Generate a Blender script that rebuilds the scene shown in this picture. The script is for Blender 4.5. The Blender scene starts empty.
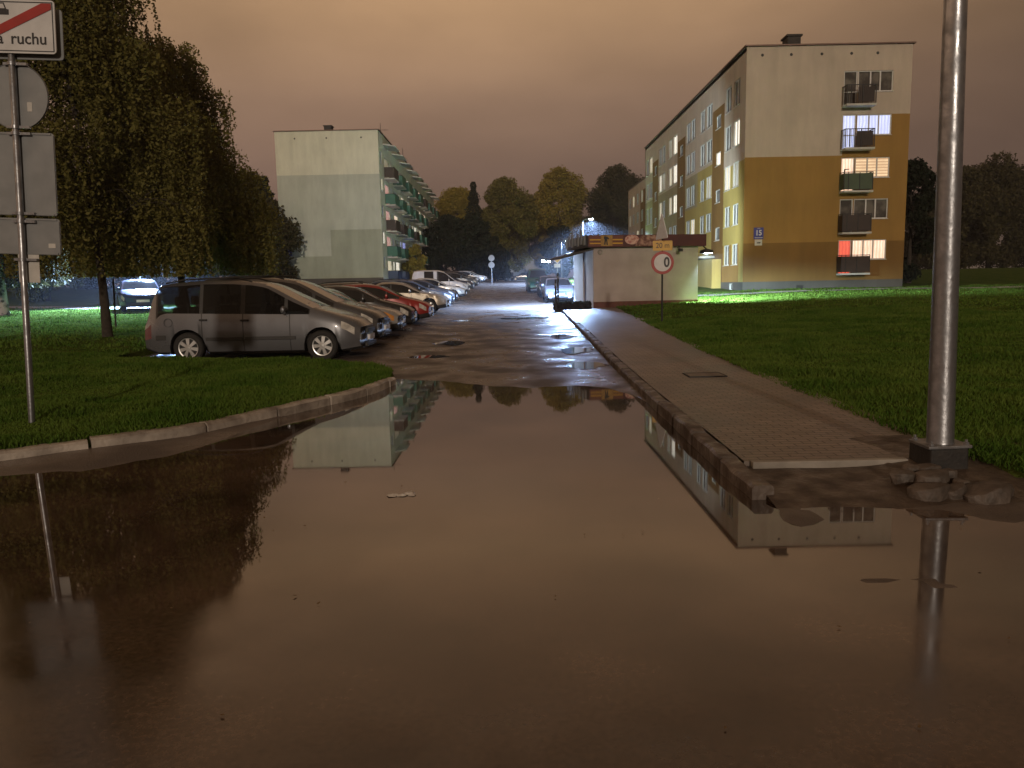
import bpy, bmesh, math, random
import numpy as np
from mathutils import Vector, Matrix
random.seed(7); rng = np.random.default_rng(7)
S = bpy.context.scene
COL = S.collection
PI = math.pi
rad = math.radians

# ---------------------------------------------------------------- materials
def mat(name, a, b=None, scale=4.0, rough=0.7, metal=0.0, bump=0.0, bscale=None, detail=4.0,
        spec=0.5, rvar=0.0, island=0.0, emit=None, estr=0.0, coat=0.0, ior=None, contrast=(0.35, 0.65), trans=0.0):
    m = bpy.data.materials.new(name); m.use_nodes = True
    nt = m.node_tree; N = nt.nodes; Lk = nt.links
    p = N['Principled BSDF']
    p.inputs['Roughness'].default_value = rough
    p.inputs['Metallic'].default_value = metal
    p.inputs['Specular IOR Level'].default_value = spec
    p.inputs['Coat Weight'].default_value = coat
    p.inputs['Coat Roughness'].default_value = 0.08
    if ior: p.inputs['IOR'].default_value = ior
    a4 = (*a, 1)
    p.inputs['Base Color'].default_value = a4
    tc = N.new('ShaderNodeTexCoord')
    if b is not None:
        nz = N.new('ShaderNodeTexNoise'); nz.inputs['Scale'].default_value = scale; nz.inputs['Detail'].default_value = detail
        Lk.new(tc.outputs['Object'], nz.inputs['Vector'])
        rp = N.new('ShaderNodeMapRange'); rp.inputs['From Min'].default_value = contrast[0]; rp.inputs['From Max'].default_value = contrast[1]
        Lk.new(nz.outputs['Fac'], rp.inputs['Value'])
        mx = N.new('ShaderNodeMix'); mx.data_type = 'RGBA'
        mx.inputs[6].default_value = a4; mx.inputs[7].default_value = (*b, 1)
        if island:
            ge = N.new('ShaderNodeNewGeometry'); ad = N.new('ShaderNodeMath'); ad.operation = 'MULTIPLY_ADD'
            Lk.new(ge.outputs['Random Per Island'], ad.inputs[0]); ad.inputs[1].default_value = island
            sb = N.new('ShaderNodeMath'); sb.operation = 'MULTIPLY'; sb.inputs[1].default_value = 1 - island
            Lk.new(rp.outputs['Result'], sb.inputs[0]); Lk.new(sb.outputs[0], ad.inputs[2])
            Lk.new(ad.outputs[0], mx.inputs[0])
        else:
            Lk.new(rp.outputs['Result'], mx.inputs[0])
        Lk.new(mx.outputs[2], p.inputs['Base Color'])
        if rvar:
            rr = N.new('ShaderNodeMapRange'); rr.inputs['To Min'].default_value = rough - rvar; rr.inputs['To Max'].default_value = rough + rvar
            Lk.new(rp.outputs['Result'], rr.inputs['Value']); Lk.new(rr.outputs['Result'], p.inputs['Roughness'])
    if bump:
        n2 = N.new('ShaderNodeTexNoise'); n2.inputs['Scale'].default_value = bscale or scale * 4; n2.inputs['Detail'].default_value = 6
        Lk.new(tc.outputs['Object'], n2.inputs['Vector'])
        bp = N.new('ShaderNodeBump'); bp.inputs['Strength'].default_value = bump; bp.inputs['Distance'].default_value = 0.02
        Lk.new(n2.outputs['Fac'], bp.inputs['Height']); Lk.new(bp.outputs['Normal'], p.inputs['Normal'])
    if emit:
        p.inputs['Emission Color'].default_value = (*emit, 1); p.inputs['Emission Strength'].default_value = estr
    return m

def sub(c, k): return tuple(x * k for x in c)
def stucco(name, c, v=0.88):
    m = mat(name, c, sub(c, v), scale=0.5, rough=0.9, bump=0.25, bscale=25, detail=6)
    # rain-washed dirt: faint streaks running down and blotches
    nt = m.node_tree; N = nt.nodes; L = nt.links; p = N['Principled BSDF']; src = p.inputs['Base Color'].links[0].from_socket
    tc = N.new('ShaderNodeTexCoord'); mp = N.new('ShaderNodeMapping'); mp.inputs['Scale'].default_value = (1.1, 1.1, .22)
    L.new(tc.outputs['Object'], mp.inputs['Vector']); nz = N.new('ShaderNodeTexNoise'); nz.inputs['Scale'].default_value = 1.0; nz.inputs['Detail'].default_value = 7; nz.inputs['Roughness'].default_value = .65
    L.new(mp.outputs[0], nz.inputs['Vector'])
    mr = N.new('ShaderNodeMapRange'); mr.inputs['From Min'].default_value = .35; mr.inputs['From Max'].default_value = .62; mr.inputs['To Min'].default_value = .88; mr.inputs['To Max'].default_value = 1.04
    L.new(nz.outputs['Fac'], mr.inputs['Value'])
    sc = N.new('ShaderNodeVectorMath'); sc.operation = 'SCALE'; L.new(src, sc.inputs[0]); L.new(mr.outputs[0], sc.inputs['Scale']); L.new(sc.outputs[0], p.inputs['Base Color'])
    return m

M = {}
M['cream'] = stucco('cream_render', (0.54, 0.46, 0.375))
M['ochre'] = stucco('ochre_render', (0.33, 0.19, 0.048))
M['brown'] = stucco('brown_ochre_render', (0.21, 0.115, 0.028))
M['yellow'] = stucco('yellow_render', (0.42, 0.33, 0.10))
M['sand'] = stucco('sand_render', (0.34, 0.29, 0.17))
M['plinth'] = stucco('plinth_render', (0.11, 0.10, 0.09), 0.75)
M['paleg'] = stucco('pale_green_render', (0.70, 0.70, 0.56), 0.9)
M['greyg'] = stucco('grey_green_render', (0.50, 0.53, 0.45), 0.88)
M['darkg'] = stucco('dark_green_render', (0.365, 0.39, 0.305), 0.88)
M['patch'] = stucco('pale_paint_patch', (0.42, 0.49, 0.46), 0.9)
M['white'] = stucco('white_render', (0.62, 0.62, 0.60), 0.9)
M['kioskwall'] = mat('kiosk_render', (0.44, 0.375, 0.345), (0.36, 0.305, 0.275), scale=1.2, rough=0.9, bump=0.3, bscale=30)
M['maroon'] = mat('maroon_board', (0.085, 0.018, 0.018), (0.06, 0.014, 0.014), scale=3, rough=0.45)
M['kplinth'] = mat('brick_red_plinth', (0.14, 0.055, 0.035), (0.10, 0.04, 0.028), scale=5, rough=0.85)
M['pvc'] = mat('white_window_frame', (0.66, 0.66, 0.64), (0.58, 0.58, 0.56), scale=6, rough=0.4)
M['roofing'] = mat('roof_felt', (0.06, 0.055, 0.05), (0.04, 0.038, 0.035), scale=2, rough=0.9)
M['gutter'] = mat('roof_edge_metal', (0.16, 0.10, 0.08), (0.12, 0.08, 0.06), scale=3, rough=0.5, metal=0.5)
M['darkmetal'] = mat('dark_metal', (0.03, 0.03, 0.032), (0.02, 0.02, 0.02), scale=8, rough=0.5, metal=0.4)
M['railbrown'] = mat('brown_balcony_panel', (0.034, 0.02, 0.014), (0.025, 0.014, 0.011), scale=2, rough=0.6)
M['railgreen'] = mat('green_balcony_panel', (0.02, 0.13, 0.085), (0.015, 0.10, 0.07), scale=2, rough=0.55)
M['railgreen2'] = mat('olive_balcony_panel', (0.045, 0.075, 0.035), (0.035, 0.06, 0.03), scale=2, rough=0.55)
M['railblue'] = mat('blue_balcony_panel', (0.02, 0.05, 0.12), (0.016, 0.04, 0.10), scale=2, rough=0.55)
M['slab'] = mat('balcony_slab', (0.52, 0.52, 0.48), (0.42, 0.42, 0.39), scale=2, rough=0.85)
M['concrete'] = mat('concrete', (0.36, 0.33, 0.29), (0.22, 0.20, 0.175), scale=3, rough=0.85, bump=0.5, bscale=20)
M['kerb'] = mat('worn_kerb_concrete', (0.56, 0.50, 0.43), (0.13, 0.105, 0.085), scale=3.2, island=.4, rough=0.6, bump=0.8, bscale=14, rvar=0.2)
M['kerbdark'] = mat('wet_kerb_concrete', (0.14, 0.11, 0.09), (0.07, 0.052, 0.042), scale=4, rough=0.55, bump=0.9, bscale=14, rvar=0.2)
M['stone'] = mat('rubble_stone', (0.125, 0.098, 0.08), (0.055, 0.043, 0.034), scale=7, rough=0.6, bump=0.7, bscale=22)
M['galv'] = mat('galvanised_steel', (0.33, 0.34, 0.36), (0.22, 0.225, 0.24), scale=9, rough=0.38, metal=0.85, rvar=0.1, bump=0.12, bscale=30)
M['signgrey'] = mat('sign_back_grey', (0.25, 0.26, 0.265), (0.21, 0.22, 0.225), scale=5, rough=0.5, metal=0.25)
M['signwhite'] = mat('sign_white', (0.62, 0.62, 0.62), (0.55, 0.55, 0.55), scale=6, rough=0.4)
M['trianglelit'] = mat('triangle_lit_white', (0.86, 0.88, 0.92), (0.78, 0.80, 0.84), scale=6, rough=0.4)  # lamp light on the triangle put into its brighter, bluish white
M['signred'] = mat('sign_red', (0.36, 0.022, 0.018), (0.30, 0.02, 0.016), scale=6, rough=0.4)
M['signyellow'] = mat('sign_yellow', (0.62, 0.36, 0.03), (0.55, 0.31, 0.028), scale=6, rough=0.4)
M['signblack'] = mat('sign_black', (0.015, 0.015, 0.017), rough=0.5)
M['signblue'] = mat('sign_blue', (0.022, 0.03, 0.24), (0.018, 0.025, 0.20), scale=4, rough=0.35)
M['paper'] = mat('paper_white', (0.58, 0.56, 0.52), (0.48, 0.46, 0.42), scale=6, rough=0.7)
M['blackbase'] = mat('black_base_block', (0.016, 0.015, 0.015), (0.03, 0.026, 0.023), scale=8, rough=0.7, bump=0.4)
M['tyre'] = mat('tyre_rubber', (0.016, 0.016, 0.016), (0.024, 0.022, 0.02), scale=14, rough=0.8)
M['rim'] = mat('alloy_rim', (0.72, 0.72, 0.72), (0.55, 0.55, 0.54), scale=10, rough=0.3, metal=0.6)
M['rimdark'] = mat('wheel_recess', (0.02, 0.02, 0.02), rough=0.6)
M['plastic'] = mat('black_plastic', (0.018, 0.018, 0.019), (0.026, 0.025, 0.025), scale=10, rough=0.5)
M['glass'] = mat('car_glass', (0.012, 0.013, 0.014), (0.02, 0.02, 0.02), scale=3, rough=0.06, ior=1.6)
M['headlight'] = mat('headlight_lens', (0.62, 0.60, 0.55), (0.34, 0.32, 0.29), scale=7, rough=0.08, coat=1.0)
M['amber'] = mat('amber_lens', (0.62, 0.26, 0.05), (0.5, 0.2, 0.04), scale=20, rough=0.12, coat=1.0)
M['taillight'] = mat('red_lens', (0.10, 0.008, 0.008), (0.07, 0.006, 0.006), scale=20, rough=0.12, coat=1.0)
M['plate'] = mat('licence_plate', (0.72, 0.72, 0.74), (0.62, 0.62, 0.64), scale=20, rough=0.4)
M['seat'] = mat('dark_seat_fabric', (0.025, 0.024, 0.023), (0.018, 0.017, 0.017), scale=20, rough=0.95)
M['bark'] = mat('bark', (0.055, 0.042, 0.032), (0.028, 0.022, 0.017), scale=10, rough=0.9, bump=0.9, bscale=24)
M['birchbark'] = mat('birch_bark', (0.42, 0.40, 0.37), (0.05, 0.045, 0.04), scale=5, rough=0.85, bump=0.4, contrast=(0.5, 0.62))
def leafmat(name, a, b, isl=0.75, rough=.7, spec=.22, sc=.35):
    m = mat(name, a, b, scale=sc, rough=rough, island=isl, spec=spec)
    nt = m.node_tree; p = nt.nodes['Principled BSDF']
    tr = nt.nodes.new('ShaderNodeBsdfTranslucent'); mx = nt.nodes.new('ShaderNodeMixShader'); mx.inputs[0].default_value = 0.25
    src = p.inputs['Base Color'].links[0].from_socket
    nt.links.new(src, tr.inputs['Color'])
    out = [n for n in nt.nodes if n.type == 'OUTPUT_MATERIAL'][0]
    nt.links.new(p.outputs[0], mx.inputs[1]); nt.links.new(tr.outputs[0], mx.inputs[2]); nt.links.new(mx.outputs[0], out.inputs['Surface'])
    return m
M['leaf_birch'] = leafmat('birch_leaves', (0.14, 0.132, 0.03), (0.22, 0.19, 0.048))
M['leaf_brown'] = leafmat('autumn_leaves', (0.11, 0.105, 0.028), (0.19, 0.165, 0.042))
M['leaf_olive'] = leafmat('olive_leaves', (0.21, 0.175, 0.03), (0.32, 0.25, 0.05))
M['leaf_dark'] = leafmat('dark_leaves', (0.045, 0.045, 0.018), (0.075, 0.065, 0.025))
M['leaf_conifer'] = leafmat('conifer_needles', (0.014, 0.022, 0.012), (0.026, 0.034, 0.018))
M['leaf_green'] = leafmat('green_leaves', (0.06, 0.09, 0.035), (0.09, 0.12, 0.05))
M['grass'] = leafmat('grass_blades', (0.05, 0.115, 0.015), (0.14, 0.205, 0.038), 0.4, .95, 0.0, 1.1)
M['lawn'] = mat('lawn_turf', (0.042, 0.08, 0.014), (0.09, 0.12, 0.028), scale=1.3, rough=0.9, spec=0, bump=1.0, bscale=30, detail=10)
M['soil'] = mat('far_ground', (0.03, 0.045, 0.018), (0.022, 0.028, 0.014), scale=0.2, rough=0.95, spec=0)
M['leaflitter'] = mat('fallen_leaf', (0.16, 0.10, 0.04), (0.08, 0.05, 0.025), scale=30, rough=0.6, island=0.8)
M['wrapper'] = mat('crumpled_wrapper', (0.66, 0.64, 0.60), (0.4, 0.36, 0.32), scale=18, rough=0.35)
M['hedge'] = leafmat('hedge_leaves', (0.022, 0.02, 0.012), (0.04, 0.034, 0.018))
M['led'] = mat('led_lens', (0.8, 0.8, 0.8), rough=0.3, emit=(0.62, 0.78, 1.0), estr=120)
M['awning'] = mat('dark_awning', (0.03, 0.026, 0.026), (0.02, 0.018, 0.018), scale=4, rough=0.6)
M['door'] = mat('door_dark', (0.05, 0.06, 0.10), (0.04, 0.045, 0.08), scale=3, rough=0.3)
M['pane_dark'] = mat('window_pane_dark', (0.06, 0.055, 0.05), (0.16, 0.15, 0.13), scale=1.1, rough=0.12, ior=1.5, contrast=(0.45, 0.6))
M['pane_curtain'] = mat('window_pane_curtain', (0.22, 0.23, 0.23), (0.13, 0.135, 0.135), scale=2.2, rough=0.25)

def pane_lit(name, c1, c2, strength, axis=0, freq=1.7, blinds=False):
    """lit room behind a curtain: the pane gives off light; folds run down it (or slats across)"""
    m = bpy.data.materials.new(name); m.use_nodes = True
    nt = m.node_tree; N = nt.nodes; L = nt.links; p = N['Principled BSDF']
    tc = N.new('ShaderNodeTexCoord'); w = N.new('ShaderNodeTexWave')
    w.wave_type = 'BANDS'; w.bands_direction = 'Z' if blinds else 'XY'[axis]
    w.inputs['Scale'].default_value = freq; w.inputs['Distortion'].default_value = 0.3 if blinds else 2.5; w.inputs['Detail'].default_value = 2
    L.new(tc.outputs['Object'], w.inputs['Vector'])
    nz = N.new('ShaderNodeTexNoise'); nz.inputs['Scale'].default_value = 1.4; L.new(tc.outputs['Object'], nz.inputs['Vector'])
    mul = N.new('ShaderNodeMath'); mul.operation = 'MULTIPLY'; L.new(w.outputs['Fac'], mul.inputs[0]); L.new(nz.outputs['Fac'], mul.inputs[1])
    mr = N.new('ShaderNodeMapRange'); mr.inputs['From Max'].default_value = 0.6; L.new(mul.outputs[0], mr.inputs['Value'])
    mx = N.new('ShaderNodeMix'); mx.data_type = 'RGBA'; mx.inputs[6].default_value = (*c1, 1); mx.inputs[7].default_value = (*c2, 1)
    L.new(mr.outputs['Result'], mx.inputs[0]); L.new(mx.outputs[2], p.inputs['Emission Color'])
    p.inputs['Emission Strength'].default_value = strength
    p.inputs['Base Color'].default_value = (0.25, 0.25, 0.25, 1); p.inputs['Roughness'].default_value = 0.15
    return m
M['lit_blue'] = pane_lit('lit_bluish_room', (0.45, 0.50, 0.85), (0.75, 0.80, 1.0), 1.0)
M['lit_blind'] = pane_lit('lit_blinds_room', (0.55, 0.30, 0.14), (1.0, 0.72, 0.42), 0.9, freq=1.9, blinds=True)
M['lit_warm'] = pane_lit('lit_warm_room', (0.85, 0.48, 0.30), (1.0, 0.80, 0.62), 1.1)
M['lit_red'] = pane_lit('lit_red_curtain', (0.75, 0.03, 0.015), (0.95, 0.12, 0.05), 0.9)
M['lit_cream'] = pane_lit('lit_cream_room', (0.75, 0.62, 0.40), (1.0, 0.86, 0.60), 0.75, axis=1)
M['lit_white'] = pane_lit('lit_white_room', (0.9, 0.8, 0.62), (1.0, 0.94, 0.82), 1.1, axis=1)
M['lit_pink'] = pane_lit('lit_pink_room', (0.62, 0.25, 0.22), (0.9, 0.55, 0.45), 0.7, axis=1)
M['lit_dim'] = pane_lit('dim_lit_room', (0.26, 0.22, 0.13), (0.42, 0.36, 0.22), 0.6, axis=1)
M['lit_tv'] = pane_lit('lit_blue_screen_room', (0.16, 0.20, 0.75), (0.6, 0.65, 1.0), 0.9, axis=1)

# ---------------------------------------------------------------- mesh builder
class MB:
    def __init__(s, f=None): s.v = []; s.f = []; s.mi = []; s.map = f; s.cur = 0
    def add(s, vs, fs):
        b = len(s.v); s.v += [tuple(s.map(p)) if s.map else tuple(p) for p in vs]
        s.f += [tuple(b + i for i in f) for f in fs]; s.mi += [s.cur] * len(fs)
        return s
    def box(s, x0, x1, y0, y1, z0, z1):
        return s.add([(x0, y0, z0), (x1, y0, z0), (x1, y1, z0), (x0, y1, z0), (x0, y0, z1), (x1, y0, z1), (x1, y1, z1), (x0, y1, z1)],
                     [(0, 3, 2, 1), (4, 5, 6, 7), (0, 1, 5, 4), (1, 2, 6, 5), (2, 3, 7, 6), (3, 0, 4, 7)])
    def quad(s, a, b, c, d): return s.add([a, b, c, d], [(0, 1, 2, 3)])
    def prism(s, poly, axis, a, b):
        """polygon in the plane normal to axis, extruded from a to b"""
        def p3(u, v, w): return (w, u, v) if axis == 0 else ((u, w, v) if axis == 1 else (u, v, w))
        n = len(poly)
        return s.add([p3(u, v, a) for u, v in poly] + [p3(u, v, b) for u, v in poly],
                     [tuple(range(n))[::-1], tuple(range(n, 2 * n))] + [(i, (i + 1) % n, n + (i + 1) % n, n + i) for i in range(n)])
    def tube(s, pts, rs, n=8, cap=True):
        pts = [Vector(p) for p in pts]
        if not hasattr(rs, '__len__'): rs = [rs] * len(pts)
        vs = []; fs = []
        for i, p in enumerate(pts):
            d = (pts[min(i + 1, len(pts) - 1)] - pts[max(i - 1, 0)]).normalized()
            up = Vector((0, 0, 1)) if abs(d.z) < 0.9 else Vector((1, 0, 0))
            u = d.cross(up).normalized(); w = d.cross(u)
            for k in range(n):
                a = 2 * PI * k / n
                vs.append(p + (u * math.cos(a) + w * math.sin(a)) * rs[i])
        for i in range(len(pts) - 1):
            for k in range(n):
                fs.append((i * n + k, i * n + (k + 1) % n, (i + 1) * n + (k + 1) % n, (i + 1) * n + k))
        if cap:
            fs.append(tuple(range(n))[::-1]); fs.append(tuple((len(pts) - 1) * n + k for k in range(n)))
        return s.add(vs, fs)
    def lathe(s, prof, n=24, axis=1, c=(0, 0, 0), a0=0, a1=2 * PI):
        """profile of (radius, offset along axis)"""
        vs = []; fs = []; m = len(prof)
        for k in range(n):
            a = a0 + (a1 - a0) * k / n
            for r, h in prof:
                u, v = r * math.cos(a), r * math.sin(a)
                p = (h, u, v) if axis == 0 else ((u, h, v) if axis == 1 else (u, v, h))
                vs.append((p[0] + c[0], p[1] + c[1], p[2] + c[2]))
        for k in range(n):
            q = (k + 1) % n
            for j in range(m - 1): fs.append((k * m + j, q * m + j, q * m + j + 1, k * m + j + 1))
        return s.add(vs, fs)
    def build(s, name, mats, parent=None, smooth=False, sharp=35, bevel=0, recalc=True, loc=None):
        me = bpy.data.meshes.new(name); me.from_pydata(s.v, [], s.f)
        mats = mats if isinstance(mats, (list, tuple)) else [mats]
        for m in mats: me.materials.append(M[m] if isinstance(m, str) else m)
        me.polygons.foreach_set('material_index', s.mi)
        if recalc:
            bm = bmesh.new(); bm.from_mesh(me); bmesh.ops.recalc_face_normals(bm, faces=bm.faces); bm.to_mesh(me); bm.free()
        if smooth:
            me.shade_smooth(); me.set_sharp_from_angle(angle=rad(sharp))
        me.update()
        o = bpy.data.objects.new(name, me); COL.objects.link(o)
        if parent: o.parent = parent
        if loc: o.location = loc
        if bevel:
            bv = o.modifiers.new('edge', 'BEVEL'); bv.width = bevel; bv.segments = 2; bv.limit_method = 'ANGLE'
        return o

def npmesh(name, V, F, mats, parent=None, mi=None):
    """fast mesh from arrays: V (n,3), F (m,k)"""
    me = bpy.data.meshes.new(name); k = F.shape[1]
    me.vertices.add(len(V)); me.vertices.foreach_set('co', V.astype(np.float32).ravel())
    me.loops.add(F.size); me.loops.foreach_set('vertex_index', F.astype(np.int32).ravel())
    me.polygons.add(len(F)); me.polygons.foreach_set('loop_start', np.arange(0, F.size, k, dtype=np.int32))
    for m in (mats if isinstance(mats, (list, tuple)) else [mats]): me.materials.append(M[m] if isinstance(m, str) else m)
    if mi is not None: me.polygons.foreach_set('material_index', mi.astype(np.int32))
    me.update(calc_edges=True); me.validate()
    o = bpy.data.objects.new(name, me); COL.objects.link(o)
    if parent: o.parent = parent
    return o

def tag(o, label=None, cat=None, group=None, kind=None):
    if label: o['label'] = label
    if cat: o['category'] = cat
    if group: o['group'] = group
    if kind: o['kind'] = kind
    return o
def thing(name, label, cat, loc=(0, 0, 0), rz=0, group=None, rot=None):
    o = bpy.data.objects.new(name, None); COL.objects.link(o); o.empty_display_size = 0.2
    o.location = loc; o.rotation_euler = rot or (0, 0, rz)
    return tag(o, label, cat, group)
def part_empty(name, parent, loc=(0, 0, 0)):
    o = bpy.data.objects.new(name, None); COL.objects.link(o); o.parent = parent; o.location = loc; return o
KIDS = {}
def copy_tree(o, parent=None):
    c = o.copy(); COL.objects.link(c); c.parent = parent
    for ch in list(o.children): copy_tree(ch, c)
    return c
def text(body, size, name, m, parent, Mx, ext=0.002, align='CENTER', sx=1.0, bold=0.0):
    cu = bpy.data.curves.new(name, 'FONT'); cu.body = body; cu.size = size; cu.extrude = ext; cu.align_x = align; cu.align_y = 'CENTER'
    cu.offset = bold
    t = bpy.data.objects.new(name + '_curve', cu); COL.objects.link(t)
    me = bpy.data.meshes.new_from_object(t.evaluated_get(bpy.context.evaluated_depsgraph_get()))
    bpy.data.objects.remove(t); bpy.data.curves.remove(cu)
    me.materials.clear(); me.materials.append(M[m]); me.name = name
    me.transform(Mx @ Matrix.Diagonal((sx, 1, 1, 1)))
    o = bpy.data.objects.new(name, me); COL.objects.link(o); o.parent = parent
    return o
FACE_Y = Matrix.Rotation(PI / 2, 4, 'X')          # text in XY -> standing, read from -Y

# ---------------------------------------------------------------- terrain
_ty = np.array([-60, 0, 12, 16, 20, 25, 35, 45, 60, 80, 110, 160, 400, 1000, 3000.])
_tz = np.array([0, 0, 0, .05, .12, .2, .35, .5, .95, 1.6, 2.05, 2.3, 2.6, 6, 30.])
def zr(y):
    y = np.asarray(y, float); return sum(np.interp(y + d, _ty, _tz) for d in (-1.5, -.75, 0, .75, 1.5)) / 5
def smooth(a, b, x):
    t = np.clip((np.asarray(x, float) - a) / (b - a), 0, 1); return t * t * (3 - 2 * t)
def noise(x, y, f, seed=0):
    r = np.random.default_rng(seed); out = 0
    for k in range(6):
        a = r.uniform(0, 2 * PI); fr = f * r.uniform(.6, 1.9); ph = r.uniform(0, 6.28)
        out = out + np.sin((x * math.cos(a) + y * math.sin(a)) * fr + ph + 1.3 * np.sin((x * math.sin(a) - y * math.cos(a)) * fr * .7 + ph * 2))
    return out / 6
_bx = np.array([-40, -5.2, -4, -3.4, -3.0, -2.7, -2.2, -1.3, -.5, .3, 1.0, 1.5, 1.8, 1.9, 2.6, 3.0, 3.3, 4.2, 6, 40])
_by = np.array([5.6, 6.75, 6.9, 7.7, 9.6, 12.5, 14.7, 14.0, 12.9, 12.4, 12.6, 12.2, 11.0, 5.55, 5.5, 5.3, 5.05, 5.15, 4.8, 4.8])
def road_z(x, y):
    x = np.asarray(x, float); y = np.asarray(y, float)
    yb = np.interp(x, _bx, _by)
    d = np.clip((y - yb) * .028, -.07, .026)
    n = noise(x, y, 2.2, 3) * .008 + noise(x, y, 7, 4) * .003
    z = zr(y) + d + n * (1 - smooth(40, 90, y) * .7)
    z = z + .07 * smooth(-2.0, -3.4, x) * smooth(13.8, 16.5, y)                  # parking strip sits a little higher
    # small hollows that hold water along the right kerb and by the cars
    for (hx, hy, rx, ry) in HOLLOWS:
        q = ((x - hx) / rx) ** 2 + ((y - hy) / ry) ** 2
        z = z - .03 * np.exp(-q * 1.2)
    for (ix, iy, rx, ry, h) in ISLETS:
        q = ((x - ix) / rx) ** 2 + ((y - iy) / ry) ** 2
        z = z + h * np.exp(-q)
    return z
HOLLOWS = [(1.45, 15.2, .5, .9), (1.5, 18.2, .45, 1.2), (1.45, 22.0, .45, 1.3), (-2.0, 17.2, .7, .5), (-1.6, 20.6, .5, 1.1), (-2.2, 30, 1.2, .8), (.6, 31, 1.5, 1.0)]
ISLETS = [(1.95, 4.0, .26, .09, .066), (2.3, 3.97, .12, .09, .066), (1.55, 4.45, .14, .1, .05), (-3.05, 5.9, .12, .05, .07), (1.85, 5.15, .22, .16, .05)]
KL = [(-40, 3.2), (-14, 5.6), (-9, 6.55), (-5.09, 7.49), (-4.7, 7.84), (-4.15, 8.21), (-3.74, 8.52), (-3.35, 9.34), (-2.88, 10.33), (-2.45, 11.24), (-2.2, 12.0), (-2.05, 13.0)]
LPOLY = np.array(KL + [(-2.15, 14.0), (-2.6, 14.8), (-3.6, 15.35), (-5.0, 15.75), (-8.4, 16.2), (-8.6, 75), (-6.4, 80), (-6, 140), (-6, 600), (-600, 600), (-600, 3.2)])
def poly_sd(px, py, poly):
    """signed distance, positive inside"""
    a = poly; b = np.roll(poly, -1, 0); best = np.full(px.shape, 1e9); ins = np.zeros(px.shape, bool)
    for (ax, ay), (bx, by) in zip(a, b):
        ex, ey = bx - ax, by - ay; t = np.clip(((px - ax) * ex + (py - ay) * ey) / (ex * ex + ey * ey), 0, 1)
        best = np.minimum(best, np.hypot(px - ax - t * ex, py - ay - t * ey))
        c = (ay > py) != (by > py)
        with np.errstate(divide='ignore', invalid='ignore'): xi = (bx - ax) * (py - ay) / (by - ay) + ax
        ins ^= c & (px < xi)
    return np.where(ins, best, -best)
def lawn_l(x, y):
    x = np.asarray(x, float); y = np.asarray(y, float)
    return zr(y) + .13 + .022 * np.clip(-x - 3, 0, 14) * smooth(7, 14, y) + noise(x, y, .9, 11) * .03 + noise(x, y, 3, 12) * .012
def kx(y): return 1.75 + .018 * np.asarray(y, float)
def pave_r(y): return np.interp(y, [5, 7.45, 10.1, 16, 26, 34, 40], [3.66, 3.76, 3.83, 3.96, 4.35, 4.75, 5])
RPOLY = np.array([(3.72, 6.3), (3.77, 7.45), (3.83, 10.1), (3.96, 16), (4.35, 26), (4.75, 34.2), (4.9, 45), (5.4, 60), (5.8, 140), (6, 600), (600, 600), (600, 4.2), (9, 4.75), (4.6, 5.2), (3.95, 5.55)])
def lawn_r(x, y):
    x = np.asarray(x, float); y = np.asarray(y, float)
    return zr(y) + .135 + .032 * np.clip(x - 4, 0, 12) * smooth(6, 16, y) + noise(x, y, .9, 21) * .05 + noise(x, y, 3, 22) * .022

def heightfield(name, xs, ys, zf, mats, kind='structure', poly=None, drop=.28):
    X, Y = np.meshgrid(xs, ys); Z = zf(X, Y)
    V = np.stack([X, Y, Z], -1).reshape(-1, 3); nx = len(xs); ny = len(ys)
    i = (np.arange(ny - 1)[:, None] * nx + np.arange(nx - 1)[None]).ravel()
    F = np.stack([i, i + 1, i + nx + 1, i + nx], 1)
    if poly is not None:
        sd = poly_sd(X, Y, poly).ravel()
        V[:, 2] -= np.where(sd < 0, drop, 0) + np.where(sd >= 0, .05 * (1 - np.clip(sd / .25, 0, 1)), 0)
        F = F[(sd[F] > -.6).any(1)]
    o = npmesh(name, V, F, mats); o.data.shade_smooth()
    return tag(o, kind=kind)
def ticks(*segs):
    out = []
    for a, b, st in segs: out += list(np.arange(a, b - st * .5, st))
    out.append(segs[-1][1]); return np.array(out)
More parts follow.
